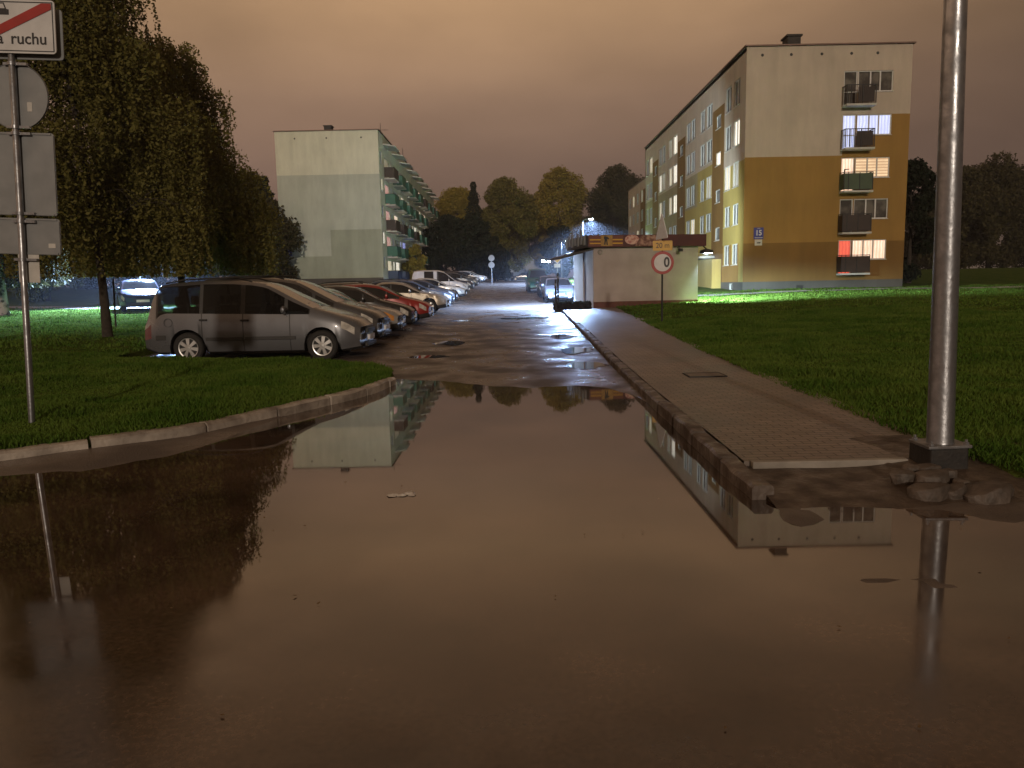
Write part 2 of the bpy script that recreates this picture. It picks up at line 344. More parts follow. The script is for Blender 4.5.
# ---------------------------------------------------------------- ground, road, water, pavement
def asphalt():
    m = mat('wet_worn_asphalt', (0.15, 0.118, 0.098), (0.085, 0.068, 0.058), scale=1.1, rough=0.44, rvar=0.26, bump=0.55, bscale=55, detail=12, contrast=(.36, .64))
    return m
M['asphalt'] = asphalt()
def water():
    m = mat('muddy_water', (0.02, 0.012, 0.008), (0.13, 0.085, 0.057), scale=0.9, detail=9, contrast=(.3, .7), rough=0.025, ior=2.15, spec=0.5)
    nt = m.node_tree; N = nt.nodes; L = nt.links; p = N['Principled BSDF']
    # calm among the lawns, stirred and shallow towards the open junction
    tc = N.new('ShaderNodeTexCoord'); sx = N.new('ShaderNodeSeparateXYZ'); L.new(tc.outputs['Object'], sx.inputs[0])
    nz = N.new('ShaderNodeTexNoise'); nz.inputs['Scale'].default_value = .8; nz.inputs['Detail'].default_value = 3; L.new(tc.outputs['Object'], nz.inputs['Vector'])
    ad = N.new('ShaderNodeMath'); ad.operation = 'MULTIPLY_ADD'; ad.inputs[1].default_value = 1.6; L.new(nz.outputs['Fac'], ad.inputs[0]); L.new(sx.outputs['Y'], ad.inputs[2])
    mr = N.new('ShaderNodeMapRange'); mr.interpolation_type = 'SMOOTHSTEP'; mr.inputs['From Min'].default_value = 5.4; mr.inputs['From Max'].default_value = 3.2; mr.inputs['To Min'].default_value = .022; mr.inputs['To Max'].default_value = .21
    L.new(ad.outputs[0], mr.inputs['Value']); n3 = N.new('ShaderNodeTexNoise'); n3.inputs['Scale'].default_value = 1.7; n3.inputs['Detail'].default_value = 8; L.new(tc.outputs['Object'], n3.inputs['Vector'])
    m3 = N.new('ShaderNodeMapRange'); m3.inputs['From Min'].default_value = .35; m3.inputs['From Max'].default_value = .65; m3.inputs['To Min'].default_value = .6; m3.inputs['To Max'].default_value = 1.6; L.new(n3.outputs['Fac'], m3.inputs['Value'])
    mm = N.new('ShaderNodeMath'); mm.operation = 'MULTIPLY'; L.new(mr.outputs['Result'], mm.inputs[0]); L.new(m3.outputs[0], mm.inputs[1]); L.new(mm.outputs[0], p.inputs['Roughness'])
    # silt and specks carried in the water
    n2 = N.new('ShaderNodeTexNoise'); n2.inputs['Scale'].default_value = 34; n2.inputs['Detail'].default_value = 9; n2.inputs['Roughness'].default_value = .75; L.new(tc.outputs['Object'], n2.inputs['Vector'])
    m2 = N.new('ShaderNodeMapRange'); m2.inputs['From Min'].default_value = .38; m2.inputs['From Max'].default_value = .66; m2.inputs['To Min'].default_value = .55; m2.inputs['To Max'].default_value = 1.35; L.new(n2.outputs['Fac'], m2.inputs['Value'])
    src = p.inputs['Base Color'].links[0].from_socket; sc = N.new('ShaderNodeVectorMath'); sc.operation = 'SCALE'; L.new(src, sc.inputs[0]); L.new(m2.outputs[0], sc.inputs['Scale']); L.new(sc.outputs[0], p.inputs['Base Color'])
    return m
M['water'] = water()
def paver():
    m = bpy.data.materials.new('concrete_pavers'); m.use_nodes = True
    nt = m.node_tree; N = nt.nodes; L = nt.links; p = N['Principled BSDF']
    tc = N.new('ShaderNodeTexCoord')
    br = N.new('ShaderNodeTexBrick'); br.inputs['Scale'].default_value = 1.0; br.inputs['Brick Width'].default_value = .2; br.inputs['Row Height'].default_value = .1
    br.inputs['Mortar Size'].default_value = .006; br.inputs['Color1'].default_value = (.255, .205, .17, 1); br.inputs['Color2'].default_value = (.195, .157, .13, 1); br.inputs['Mortar'].default_value = (.045, .034, .026, 1)
    L.new(tc.outputs['Object'], br.inputs['Vector'])
    nz = N.new('ShaderNodeTexNoise'); nz.inputs['Scale'].default_value = .9; nz.inputs['Detail'].default_value = 6; L.new(tc.outputs['Object'], nz.inputs['Vector'])
    mx = N.new('ShaderNodeMix'); mx.data_type = 'RGBA'; mx.blend_type = 'MULTIPLY'; mx.inputs[0].default_value = 1
    cr = N.new('ShaderNodeMapRange'); cr.inputs['To Min'].default_value = .55; cr.inputs['To Max'].default_value = 1.3; cr.inputs['From Min'].default_value = .3; cr.inputs['From Max'].default_value = .7
    L.new(nz.outputs['Fac'], cr.inputs['Value']); L.new(br.outputs['Color'], mx.inputs[6]); L.new(cr.outputs['Result'], mx.inputs[7])
    L.new(mx.outputs[2], p.inputs['Base Color'])
    rr = N.new('ShaderNodeMapRange'); rr.inputs['To Min'].default_value = .3; rr.inputs['To Max'].default_value = .62; L.new(nz.outputs['Fac'], rr.inputs['Value']); L.new(rr.outputs['Result'], p.inputs['Roughness'])
    bp = N.new('ShaderNodeBump'); bp.inputs['Strength'].default_value = .6; bp.inputs['Distance'].default_value = .006
    n2 = N.new('ShaderNodeTexNoise'); n2.inputs['Scale'].default_value = 40; L.new(tc.outputs['Object'], n2.inputs['Vector'])
    ad = N.new('ShaderNodeMath'); ad.operation = 'MULTIPLY_ADD'; ad.inputs[1].default_value = -1; L.new(br.outputs['Fac'], ad.inputs[0]); L.new(n2.outputs['Fac'], ad.inputs[2])
    L.new(ad.outputs[0], bp.inputs['Height']); L.new(bp.outputs['Normal'], p.inputs['Normal'])
    return m
M['paver'] = paver()

heightfield('ground', ticks((-2500, -200, 200), (-200, 200, 20), (200, 2500, 200)), ticks((-60, 200, 10), (200, 3000, 200)),
            lambda x, y: zr(y) - .45 + 0 * x, 'soil')
heightfield('road', ticks((-45, -7, 1.0), (-7, 6, .11), (6, 45, 1.0)), ticks((-14, 2, .8), (2, 20, .12), (20, 60, .5), (60, 175, 3)), road_z, 'asphalt')
heightfield('left_lawn', ticks((-600, -120, 40), (-120, -20, 4), (-20, -9, .4), (-9, -1.6, .1)), ticks((3, 6, .3), (6, 17, .11), (17, 40, .5), (40, 120, 3), (120, 600, 40)), lawn_l, 'lawn', poly=LPOLY, drop=.35)
heightfield('right_lawn', ticks((3.3, 9, .12), (9, 20, .5), (20, 120, 4), (120, 600, 40)), ticks((4, 30, .14), (30, 60, .5), (60, 140, 4), (140, 600, 40)), lawn_r, 'lawn', poly=RPOLY, drop=.35)
# bare wet soil under the pavement end and round the lamp foot
heightfield('mud', ticks((1.9, 4.6, .08)), ticks((4.9, 7.2, .08)), lambda x, y: np.interp(y, [4.9, 5.5, 6.3, 7.2], [-.08, .02, .085, .1]) + noise(x, y, 6, 31) * .012 + .05 * smooth(2.9, 3.5, x) * smooth(5.3, 6, y), 'mudmat' if 'mudmat' in M else M.setdefault('mudmat', mat('wet_mud', (0.10, 0.072, 0.052), (0.05, 0.035, 0.026), scale=5, rough=.5, rvar=.2, bump=.8, bscale=22)))
# standing water: one level sheet, the uneven road rises out of it
wxs = ticks((-40, -8, 4), (-8, 8, .5), (8, 40, 4)); wys = ticks((-14, 16.2, .7))
heightfield('puddle', wxs, wys, lambda x, y: 0 * x + 0.0, 'water')
for hx, hy, rx, ry in HOLLOWS:
    xs = np.linspace(hx - rx * 1.7, hx + rx * 1.7, 3); ys = np.linspace(hy - ry * 1.7, hy + ry * 1.7, 3)
    lv = float(road_z(hx, hy)) + .014
    n = 40; an = np.linspace(0, 2 * PI, n, endpoint=False); rr = 1 + .16 * np.sin(3 * an + hx) + .1 * np.sin(5 * an + hy)
    m = MB(); m.add([(hx + rx * .95 * r * math.cos(a), hy + ry * .95 * r * math.sin(a), lv) for a, r in zip(an, rr)], [tuple(range(n))])
    tag(m.build('puddle', 'water'), kind='structure')

# pavement sheet (block pavers) from the broken kerb end to the kiosk
ys = ticks((6.36, 36.2, .3)); m = MB(); nx = 9; vs = []
for y in ys:
    a, b = float(kx(y)) + .085, float(pave_r(y)) + .25
    for i in range(nx):
        x = a + (b - a) * i / (nx - 1); vs.append((x, y, float(zr(y)) + .128 + .006 * float(noise(x, y, 1.5, 41))))
fs = [(j * nx + i, j * nx + i + 1, (j + 1) * nx + i + 1, (j + 1) * nx + i) for j in range(len(ys) - 1) for i in range(nx - 1)]
m.add(vs, fs)
for i in range(nx - 1):                                                            # closed near end
    a, b = vs[i], vs[i + 1]; m.quad((a[0], a[1], 0), (b[0], b[1], 0), b, a)
tag(m.build('pavement', 'paver', smooth=True), kind='structure')
m = MB(); m.box(2.0, 3.3, 6.28, 6.355, .02, .135); tag(m.build('pavement_edging', 'concrete', bevel=.008), kind='structure')
# inspection cover outline in the pavers
m = MB(); zc = float(zr(12.4)) + .134
m.box(2.82, 3.38, 12.05, 12.5, zc - .05, zc + .004); m.build('inspection_cover', mat('cover_concrete', (.20, .16, .13), (.15, .12, .10), scale=6, rough=.6))
cv = bpy.data.objects['inspection_cover']; tag(cv, 'flat square inspection cover set into the block paved pavement', 'manhole cover')
m = MB(); t = .02
for (a, b, c, d) in ((2.80, 3.40, 12.03, 12.05), (2.80, 3.40, 12.5, 12.53), (2.80, 2.82, 12.05, 12.5), (3.38, 3.40, 12.05, 12.5)): m.box(a, b, c, d, zc - .05, zc + .009)
m.build('frame', 'rimdark', cv)

# kerbs: lengths of concrete with open joints
def kerb_run(name, pts, w, h0, top, matname, stone=1.0, jit=.008, seed=5):
    r = random.Random(seed); m = MB()
    pts = [Vector((a, b, 0)) for a, b in pts]; seg = [(pts[i + 1] - pts[i]).length for i in range(len(pts) - 1)]; tot = sum(seg)
    def P(s):
        for i, l in enumerate(seg):
            if s <= l or i == len(seg) - 1: return pts[i] + (pts[i + 1] - pts[i]) * min(s / l, 1)
            s -= l
    s = 0
    while s < tot - .15:
        e = min(s + stone * r.uniform(.8, 1.15), tot); k = 5; rings = []
        dz = r.uniform(-jit, jit); tw = r.uniform(-jit, jit)
        for q in range(k + 1):
            u = s + .014 + (e - s - .034) * q / k; p = P(u); d = (P(min(u + .05, tot)) - P(max(u - .05, 0))).normalized(); nrm = Vector((-d.y, d.x, 0))
            zt = top(p.y) + dz + r.uniform(-.006, .006); zb = h0(p.y); c = .018 + r.uniform(0, .02); c2 = .018 + r.uniform(0, .012)
            off = tw * (q / k - .5) + r.uniform(-.005, .005)
            sec = [(-w / 2, zb), (-w / 2 + r.uniform(-.004, .004), zt - c), (-w / 2 + c, zt), (0, zt + r.uniform(-.003, .003)), (w / 2 - c2, zt), (w / 2, zt - c2), (w / 2, zb)]
            rings.append([p + nrm * (a + off) + Vector((0, 0, z)) for a, z in sec])
        n = len(rings[0]); vs = [v for rg in rings for v in rg]
        fs = [(i * n + j, i * n + j + 1, (i + 1) * n + j + 1, (i + 1) * n + j) for i in range(k) for j in range(n - 1)]
        fs += [tuple(range(n)), tuple(k * n + j for j in range(n))[::-1]]
        m.add(vs, fs); s = e
    return tag(m.build(name, matname, smooth=True, sharp=40), kind='structure')
kerb_run('kerb', KL, .17, lambda y: float(zr(y)) - .15, lambda y: float(zr(y)) + .125, 'kerb', stone=1.05, seed=8, jit=.016)
kerb_run('kerb', [(float(kx(y)) + (.03 if y < 6 else 0), y) for y in [5.62] + list(np.arange(6.3, 36.5, .7))], .17, lambda y: float(zr(y)) - .15, lambda y: float(zr(y)) + .135 - (.012 if y < 6.2 else 0), 'kerbdark', stone=1.0, jit=.012, seed=4)
# path across the right lawn, lit from behind the kiosk
for nm, pts, w, f in (('path', [(9.4, 42.5), (14.5, 41.8), (22, 41.0), (32, 40.5)], 1.5, lawn_r), ('path', [(-60, 52), (-30, 44), (-20, 38.5), (-8.5, 35)], 2.2, lawn_l)):
    m = MB(); vs = []; K = 40
    for i in range(K + 1):
        t = i / K * (len(pts) - 1); j = min(int(t), len(pts) - 2); u = t - j
        p = Vector(pts[j]).lerp(Vector(pts[j + 1]), u); d = (Vector(pts[j + 1]) - Vector(pts[j])).normalized(); n_ = Vector((-d.y, d.x))
        for sgn in (-.5, -.17, .17, .5):
            q = p + n_ * w * sgn; vs.append((q.x, q.y, float(f(q.x, q.y)) + .035))
    m.add(vs, [(i * 4 + k, i * 4 + k + 1, i * 4 + k + 5, i * 4 + k + 4) for i in range(K) for k in range(3)])
    tag(m.build(nm, 'concrete', smooth=True), kind='structure')

# ---------------------------------------------------------------- grass (nobody could count it)
def grass(name, n, sampler, zf, hscale=1.0, wbase=.0062):
    x, y, dist = sampler(n)
    x = np.asarray(x); n = len(x)
    z = zf(x, y) - .012
    clump = .5 + 1.1 * noise(x, y, 1.5, 50) + .6 * noise(x, y, 3.4, 51) + .35 * noise(x, y, 8, 52)
    h = np.clip(.056 * (.55 + clump) * rng.uniform(.5, 1.25, n) * hscale, .03, .3)
    w = wbase * np.maximum(1, dist / 8) * rng.uniform(.7, 1.5, n)
    a = rng.uniform(0, 2 * PI, n); le = rng.uniform(.1, .75, n) * h; la = rng.uniform(0, 2 * PI, n)
    cx, sx = np.cos(a) * w, np.sin(a) * w
    mx_, my_ = x + np.cos(la) * le * .4, y + np.sin(la) * le * .4
    V = np.stack([np.stack([x - cx, y - sx, z], -1), np.stack([x + cx, y + sx, z], -1),
                  np.stack([mx_ + cx * .7, my_ + sx * .7, z + h * .6], -1), np.stack([x + np.cos(la) * le, y + np.sin(la) * le, z + h], -1)], 1).reshape(-1, 3)
    b = np.arange(n) * 4; F = np.concatenate([np.stack([b, b + 1, b + 2], 1), np.stack([b, b + 2, b + 3], 1)])
    o = npmesh(name, V, F, 'grass'); return tag(o, kind='stuff')
def samp(poly, x0, x1, y0, y1, power=1.6, margin=.03):
    def f(n):
        X = []; Y = []; got = 0
        while got < n:
            y = y0 * (y1 / y0) ** rng.uniform(0, 1, n * 2) if power else rng.uniform(y0, y1, n * 2)
            x = rng.uniform(x0, x1, n * 2)
            # keep what the view can hold, with a margin for a step to the side
            k = (np.abs(x) < y * .78 + 2.5) & (poly_sd(x, y, poly) > margin * rng.uniform(0, 2.5, len(x)))
            X.append(x[k]); Y.append(y[k]); got += k.sum()
        x = np.concatenate(X)[:n]; y = np.concatenate(Y)[:n]; return x, y, np.hypot(x, y)
    return f
tag(grass('grass', 140000, samp(LPOLY, -10, -2, 6.2, 17), lawn_l), 'short dark green grass covering the lawn round the signpost', 'grass')
tag(grass('grass', 45000, samp(LPOLY, -32, -8, 14, 42), lawn_l, 1.0, .007), 'bright green grass lit by the lamp behind the birch trees', 'grass')
tag(grass('grass', 170000, samp(RPOLY, 3.6, 14, 5, 26), lawn_r), 'dark green grass beside the block paved pavement', 'grass')
tag(grass('grass', 40000, samp(RPOLY, 4.4, 34, 20, 46), lawn_r, 1.0, .007), 'green grass on the lawn below the ochre block', 'grass')

# ---------------------------------------------------------------- fallen leaves and litter
def leaves(n, sampler, zf, size=.035):
    V = []; F = []; 
    x, y = sampler(n)
    for i in range(n):
        a = random.uniform(0, 6.28); s = size * random.uniform(.6, 1.3); zz = float(zf(x[i], y[i])) + .006; u = Vector((math.cos(a), math.sin(a), random.uniform(-.2, .3))) * s; v = Vector((-math.sin(a), math.cos(a), random.uniform(-.2, .3))) * s * .6
        c = Vector((x[i], y[i], zz + .004)); b = len(V); V += [c - u, c - v, c + u, c + v]; F.append((b, b + 1, b + 2, b + 3))
    m = MB(); m.v = [tuple(p) for p in V]; m.f = F; m.mi = [0] * len(F)
    return m.build('fallen_leaves', 'leaflitter', recalc=False)
def sl(n):
    y = rng.uniform(2.6, 14, n); x = rng.uniform(-4, 3.2, n) ; return x, y
o = leaves(90, sl, lambda x, y: max(0, float(road_z(x, y))) if x < 1.7 or y < 5.5 else float(zr(y)) + .13, .011)
tag(o, 'small brown leaves scattered on the wet road and pavement', 'leaves', kind='stuff')
o = leaves(160, lambda n: (rng.uniform(-3.2, 1.9, n), rng.uniform(13.5, 24, n)), lambda x, y: float(road_z(x, y)), .03)
tag(o, 'brown leaf scraps on the muddy road beside the parked cars', 'leaves', kind='stuff')
r_ = random.Random(3); m = MB()
for k in range(7):
    cx, cy = -.91 + r_.uniform(-.09, .1), 5.97 + r_.uniform(-.07, .07); s = r_.uniform(.03, .07)
    vs = [(cx + s * math.cos(a) * r_.uniform(.6, 1.2), cy + s * math.sin(a) * r_.uniform(.6, 1.2), r_.uniform(.0, .012)) for a in np.linspace(0, 6.28, 7)[:-1]]
    m.add(vs + [(cx, cy, r_.uniform(.012, .035))], [(i, (i + 1) % 6, 6) for i in range(6)])
tag(m.build('wrapper', 'wrapper'), 'crumpled pale wrapper lying in the large puddle', 'litter')
# ---------------------------------------------------------------- left signpost
gp = float(lawn_l(-5.68, 8.95))
sp = thing('signpost', 'leaning galvanised post in the left lawn carrying a zone end sign and several plate backs', 'signpost', (-5.68, 8.95, gp - .25), rot=(0, rad(2.6), 0))
m = MB(); m.lathe([(0, 0), (.036, 0), (.036, 5.05), (.03, 5.06), (0, 5.06)], 20, 2); m.build('pole', 'galv', sp, smooth=True)
o_ = .25
def rrect(x0, x1, z0, z1, r=.04, n=5):
    out = []
    for cx, cz, a in ((x1 - r, z0 + r, -PI / 2), (x1 - r, z1 - r, 0), (x0 + r, z1 - r, PI / 2), (x0 + r, z0 + r, PI)):
        out += [(cx + r * math.cos(a + PI / 2 * k / n), cz + r * math.sin(a + PI / 2 * k / n)) for k in range(n + 1)]
    return out
m = MB(); m.prism(rrect(-.53, .53, 4.19 + o_ - .04, 4.75 + o_ - .04), 1, -.055, -.04)
bd = m.build('zone_sign', 'signwhite', sp); zb = 4.15 + o_
m = MB(); 
for a, b, c, d in ((-.51, .51, zb + .02, zb + .03), (-.51, .51, zb + .53, zb + .54), (-.51, -.50, zb + .03, zb + .53), (.50, .51, zb + .03, zb + .53)): m.box(a, b, -.0585, -.0555, c, d)
m.build('sign_border', 'signblack', bd)
m = MB(); m.prism([(-.495, zb + .085), (-.495, zb + .035), (-.40, zb + .035), (.495, zb + .465), (.495, zb + .525), (.39, zb + .525)], 1, -.0635, -.059); m.build('red_slash', 'signred', bd)
text('Strefa', .172, 'sign_word', 'signblack', bd, Matrix.Translation((-.045, -.058, zb + .15)) @ FACE_Y, bold=.002, align='RIGHT')
text('ruchu', .172, 'sign_word', 'signblack', bd, Matrix.Translation((.435, -.058, zb + .15)) @ FACE_Y, bold=.002, align='RIGHT')
m = MB(); m.prism([(-.17, zb + .40), (.03, zb + .40), (.03, zb + .455), (.005, zb + .46), (-.02, zb + .525), (-.12, zb + .525), (-.15, zb + .46), (-.17, zb + .455)], 1, -.058, -.0555); ci = m.build('car_symbol', 'signblack', bd)
m = MB(); m.prism([(-.13, zb + .465), (-.01, zb + .465), (-.027, zb + .513), (-.112, zb + .513)], 1, -.0605, -.0585); m.build('symbol_window', 'signwhite', bd)
m = MB(); m.prism(rrect(-.5, .555, zb - .04, zb + .5), 1, .04, .055); m.build('back_plate', 'signgrey', sp)
m = MB(); m.lathe([(0, .04), (.35, .04), (.36, .03), (.362, .055), (0, .055)], 40, 1, c=(0, 0, 3.71 + o_)); c = m.build('round_plate', 'signgrey', sp, smooth=True)
m = MB(); m.prism(rrect(.12, .175, 3.55 + o_, 3.65 + o_, .008), 1, .036, .0395); m.build('sticker', 'paper', c)
def plate(z0, z1, hw, nm='plate_back'):
    m = MB(); m.prism(rrect(-hw, hw, z0, z1), 1, .042, .055); o = m.build(nm, 'signgrey', sp)
    m = MB()
    for a, b, c_, d in ((-hw + .03, hw - .03, z0 + .005, z0 + .022), (-hw + .03, hw - .03, z1 - .022, z1 - .005), (-hw + .003, -hw + .02, z0 + .03, z1 - .03), (hw - .02, hw - .003, z0 + .03, z1 - .03)): m.box(a, b, .028, .0415, c_, d)
    m.build('rim_fold', 'signgrey', o); return o
plate(2.40 + o_, 3.32 + o_, .40)
pb = plate(1.96 + o_, 2.37 + o_, .42)
m = MB(); m.prism(rrect(.28, .36, 2.04 + o_, 2.09 + o_, .006), 1, .036, .0415); m.build('sticker', 'paper', pb)
m = MB(); m.prism(rrect(-.08, .16, 1.64 + o_, 1.96 + o_, .004), 1, .041, .045); m.build('paper_notice', 'paper', sp)
for z in (4.05, 3.37, 3.30, 2.42, 2.33, 1.9):
    m = MB(); m.lathe([(.037, -.018), (.047, -.018), (.047, .018), (.037, .018)], 20, 2, c=(0, 0, z + o_)); m.box(.045, .16, -.008, .03, z + o_ - .014, z + o_ + .014); m.box(-.1, -.045, -.008, .03, z + o_ - .014, z + o_ + .014)
    m.build('clamp', 'galv', sp, smooth=True)

# ---------------------------------------------------------------- weight limit sign by the pavement
gz20 = float(lawn_r(4.86, 24.76))
sg = thing('road_sign', 'thin post with red ringed round sign, yellow 20 m plate and edge on triangle', 'road sign', (4.86, 24.76, gz20 - .1))
m = MB(); m.lathe([(0, 0), (.03, 0), (.03, 3.42), (0, 3.42)], 14, 2); m.build('pole', 'darkmetal', sg, smooth=True)
zc = 1.98
m = MB(); m.lathe([(0, -.05), (.355, -.05), (.362, -.043), (.362, -.034), (0, -.034)], 40, 1, c=(0, 0, zc)); rd = m.build('round_sign', 'signred', sg, smooth=True)
m = MB(); m.lathe([(0, -.055), (.272, -.055), (.272, -.051), (0, -.051)], 40, 1, c=(0, 0, zc)); m.build('white_disc', 'signwhite', rd, smooth=True)
text('0', .43, 'sign_digit', 'signblack', rd, Matrix.Translation((.13, -.0575, zc)) @ FACE_Y, sx=.85, bold=.012)
m = MB(); m.prism(rrect(-.31, .31, 2.36, 2.67, .03), 1, -.05, -.036); yp = m.build('distance_plate', 'signyellow', sg)
text('20 m', .235, 'plate_text', 'signblack', yp, Matrix.Translation((0, -.053, 2.515)) @ FACE_Y, sx=.92)
m = MB(); m.prism([(-.43, 2.73), (.43, 2.73), (.445, 2.77), (.03, 3.5), (-.03, 3.5), (-.445, 2.77)], 1, -.008, .008); tr = m.build('triangle_sign', 'trianglelit', sg, loc=(-.03, -.045, 0)); tr.rotation_euler = (0, 0, rad(-77))
m = MB(); m.prism([(-.32, 2.80), (.32, 2.80), (0, 3.37)], 1, .009, .012); m.build('yellow_face', 'signyellow', tr)

# ---------------------------------------------------------------- steel lamp column on the right, with its footing and rubble
lp = thing('lamp_column', 'tall tapering galvanised steel lamp column on a black footing at the pavement end', 'lamp post', (3.475, 6.13, -.005), rot=(0, rad(-1.0), 0))
m = MB(); prof = [(0, .31), (.105, .31)] + [(.101 - .0058 * z, .31 + z) for z in np.linspace(.02, 8.6, 10)] + [(0, 8.92)]
m.lathe(prof, 40, 2); m.build('column', 'galv', lp, smooth=True)
m = MB(); m.box(-.168, .178, -.15, .17, .285, .312); m.build('base_plate', 'galv', lp, bevel=.006)
for sx in (-.135, .145):
    for sy in (-.115, .135):
        m = MB(); m.lathe([(0, .312), (.024, .312), (.024, .33), (.012, .332), (.012, .352), (0, .354)], 6, 2, c=(sx, sy, 0)); m.build('bolt', 'galv', lp)
m = MB(); m.prism([(-.15, -.25), (.175, -.25), (.165, .284), (-.14, .284)], 1, -.13, .22); m.build('footing', 'blackbase', lp, bevel=.02)
m = MB(); m.tube([(0, 0, 8.85), (-.3, 0, 9.1), (-1.3, 0, 9.25)], [.05, .045, .035], 12); m.build('arm', 'galv', lp, smooth=True)
m = MB(); m.prism([(-1.25, 9.2), (-1.9, 9.26), (-1.95, 9.33), (-1.6, 9.38), (-1.25, 9.32)], 1, -.13, .13); m.build('lamp_head', 'signgrey', lp, bevel=.02)
stones = [(2.975, 5.86, .30), (3.09, 5.96, .22), (3.19, 5.94, .3), (3.16, 5.79, .42), (3.29, 5.84, .24), (3.03, 5.58, .46), (3.21, 5.57, .32), (3.41, 5.52, .56), (3.33, 5.70, .2), (3.56, 5.55, .22)]
sl_ = ['upright dark rubble stone at the left of the heap below the lamp column', 'small rubble stone against the front of the black lamp footing', 'flat pale rubble stone lying highest against the black lamp footing', 'long rubble stone in the middle row of the heap by the lamp column', 'short rubble stone at the right end of the middle row of the heap',
       'broad pale rubble stone at the water edge, leftmost of the front row', 'middle rubble stone of the front row between two longer ones', 'longest flattest rubble stone, at the right of the front row near the grass', 'smallest rubble stone wedged behind the longest one', 'dark rubble stone half sunk in mud at the far right of the heap']
r_ = random.Random(9)
for (x, y, w), lb in zip(stones, sl_):
    w *= .74; bm = bmesh.new()
    for k in range(22):                                             # broken slab: hull of scattered corners, edges worn
        a = 6.2832 * (k % 11) / 11 + r_.uniform(-.25, .25); q = r_.uniform(.8, 1.05)
        bm.verts.new((math.cos(a) * w * .5 * q, math.sin(a) * w * .34 * q, (.045 if k < 11 else -.05) + r_.uniform(-.03, .012)))
    bmesh.ops.convex_hull(bm, input=bm.verts); bmesh.ops.delete(bm, geom=[v for v in bm.verts if not v.link_faces], context='VERTS')
    bmesh.ops.bevel(bm, geom=bm.edges[:], offset=.005, segments=1, affect='EDGES')
    me = bpy.data.meshes.new('rubble_stone'); bm.to_mesh(me); bm.free(); me.materials.append(M['stone']); me.shade_smooth(); me.set_sharp_from_angle(angle=rad(30))
    o = bpy.data.objects.new('rubble_stone', me); COL.objects.link(o); o.location = (x + .06, y - .02, .06 + .045 * (y > 5.75) + .02 * (y > 5.9)); o.rotation_euler = (r_.uniform(-.15, .15), r_.uniform(-.15, .15), r_.uniform(-.4, .4))
    tag(o, lb, 'stone', 'rubble heaped below the lamp column')

# ---------------------------------------------------------------- walls with openings
def wall(name, mapf, U, V, holes, colf, mats, parent, depth=.14):
    """sheet in (u, v, d) with openings cut out and reveals going in; colf(u, v) gives the material"""
    us = sorted(set([round(u, 4) for u in U] + [round(h[k], 4) for h in holes for k in (0, 1)]))
    vs = sorted(set([round(v, 4) for v in V] + [round(h[k], 4) for h in holes for k in (2, 3)]))
    m = MB(mapf)
    for i in range(len(us) - 1):
        for j in range(len(vs) - 1):
            cu, cv = (us[i] + us[i + 1]) / 2, (vs[j] + vs[j + 1]) / 2
            if any(h[0] < cu < h[1] and h[2] < cv < h[3] for h in holes): continue
            m.cur = mats.index(colf(cu, cv))
            m.quad((us[i], vs[j], 0), (us[i + 1], vs[j], 0), (us[i + 1], vs[j + 1], 0), (us[i], vs[j + 1], 0))
    for h in holes:
        u0, u1, v0, v1 = h[:4]; m.cur = mats.index(colf((u0 + u1) / 2, v1 + .05))
        m.quad((u0, v0, 0), (u0, v1, 0), (u0, v1, -depth), (u0, v0, -depth)); m.quad((u1, v0, 0), (u1, v1, 0), (u1, v1, -depth), (u1, v0, -depth))
        m.quad((u0, v1, 0), (u1, v1, 0), (u1, v1, -depth), (u0, v1, -depth)); m.quad((u0, v0, 0), (u1, v0, 0), (u1, v0, -depth), (u0, v0, -depth))
    return m.build(name, mats, parent, recalc=False)
def window(mapf, parent, u0, u1, v0, v1, pane, mull=(), name='window', depth=.11, f=.055, rails=(), sill=True, frame='pvc', pane2=None):
    m = MB(mapf); a, b = -depth, -depth + .06
    m.box(u0, u0 + f, v0, v1, a, b); m.box(u1 - f, u1, v0, v1, a, b); m.box(u0 + f, u1 - f, v0, v0 + f, a, b); m.box(u0 + f, u1 - f, v1 - f, v1, a, b)
    for t in mull: m.box(u0 + (u1 - u0) * t - f * .7, u0 + (u1 - u0) * t + f * .7, v0 + f, v1 - f, a + .002, b - .002)
    for t in rails: m.box(u0 + f, u1 - f, v0 + (v1 - v0) * t - f * .5, v0 + (v1 - v0) * t + f * .5, a + .004, b - .004)
    if sill: m.box(u0 - .03, u1 + .03, v0 - .035, v0 - .003, -depth, .05)
    w = m.build(name, frame, parent)
    m = MB(mapf)
    if pane2: k = u0 + (u1 - u0) * pane2[1]; m.quad((k, v0, -depth - .02), (u1, v0, -depth - .02), (u1, v1, -depth - .02), (k, v1, -depth - .02))
    else: m.quad((u0, v0, -depth - .02), (u1, v0, -depth - .02), (u1, v1, -depth - .02), (u0, v1, -depth - .02)); k = None
    m.build('pane', pane, w, recalc=False)
    if pane2:
        m = MB(mapf); m.quad((u0, v0, -depth - .02), (k, v0, -depth - .02), (k, v1, -depth - .02), (u0, v1, -depth - .02)); m.build('pane', pane2[0], w, recalc=False)
    return w

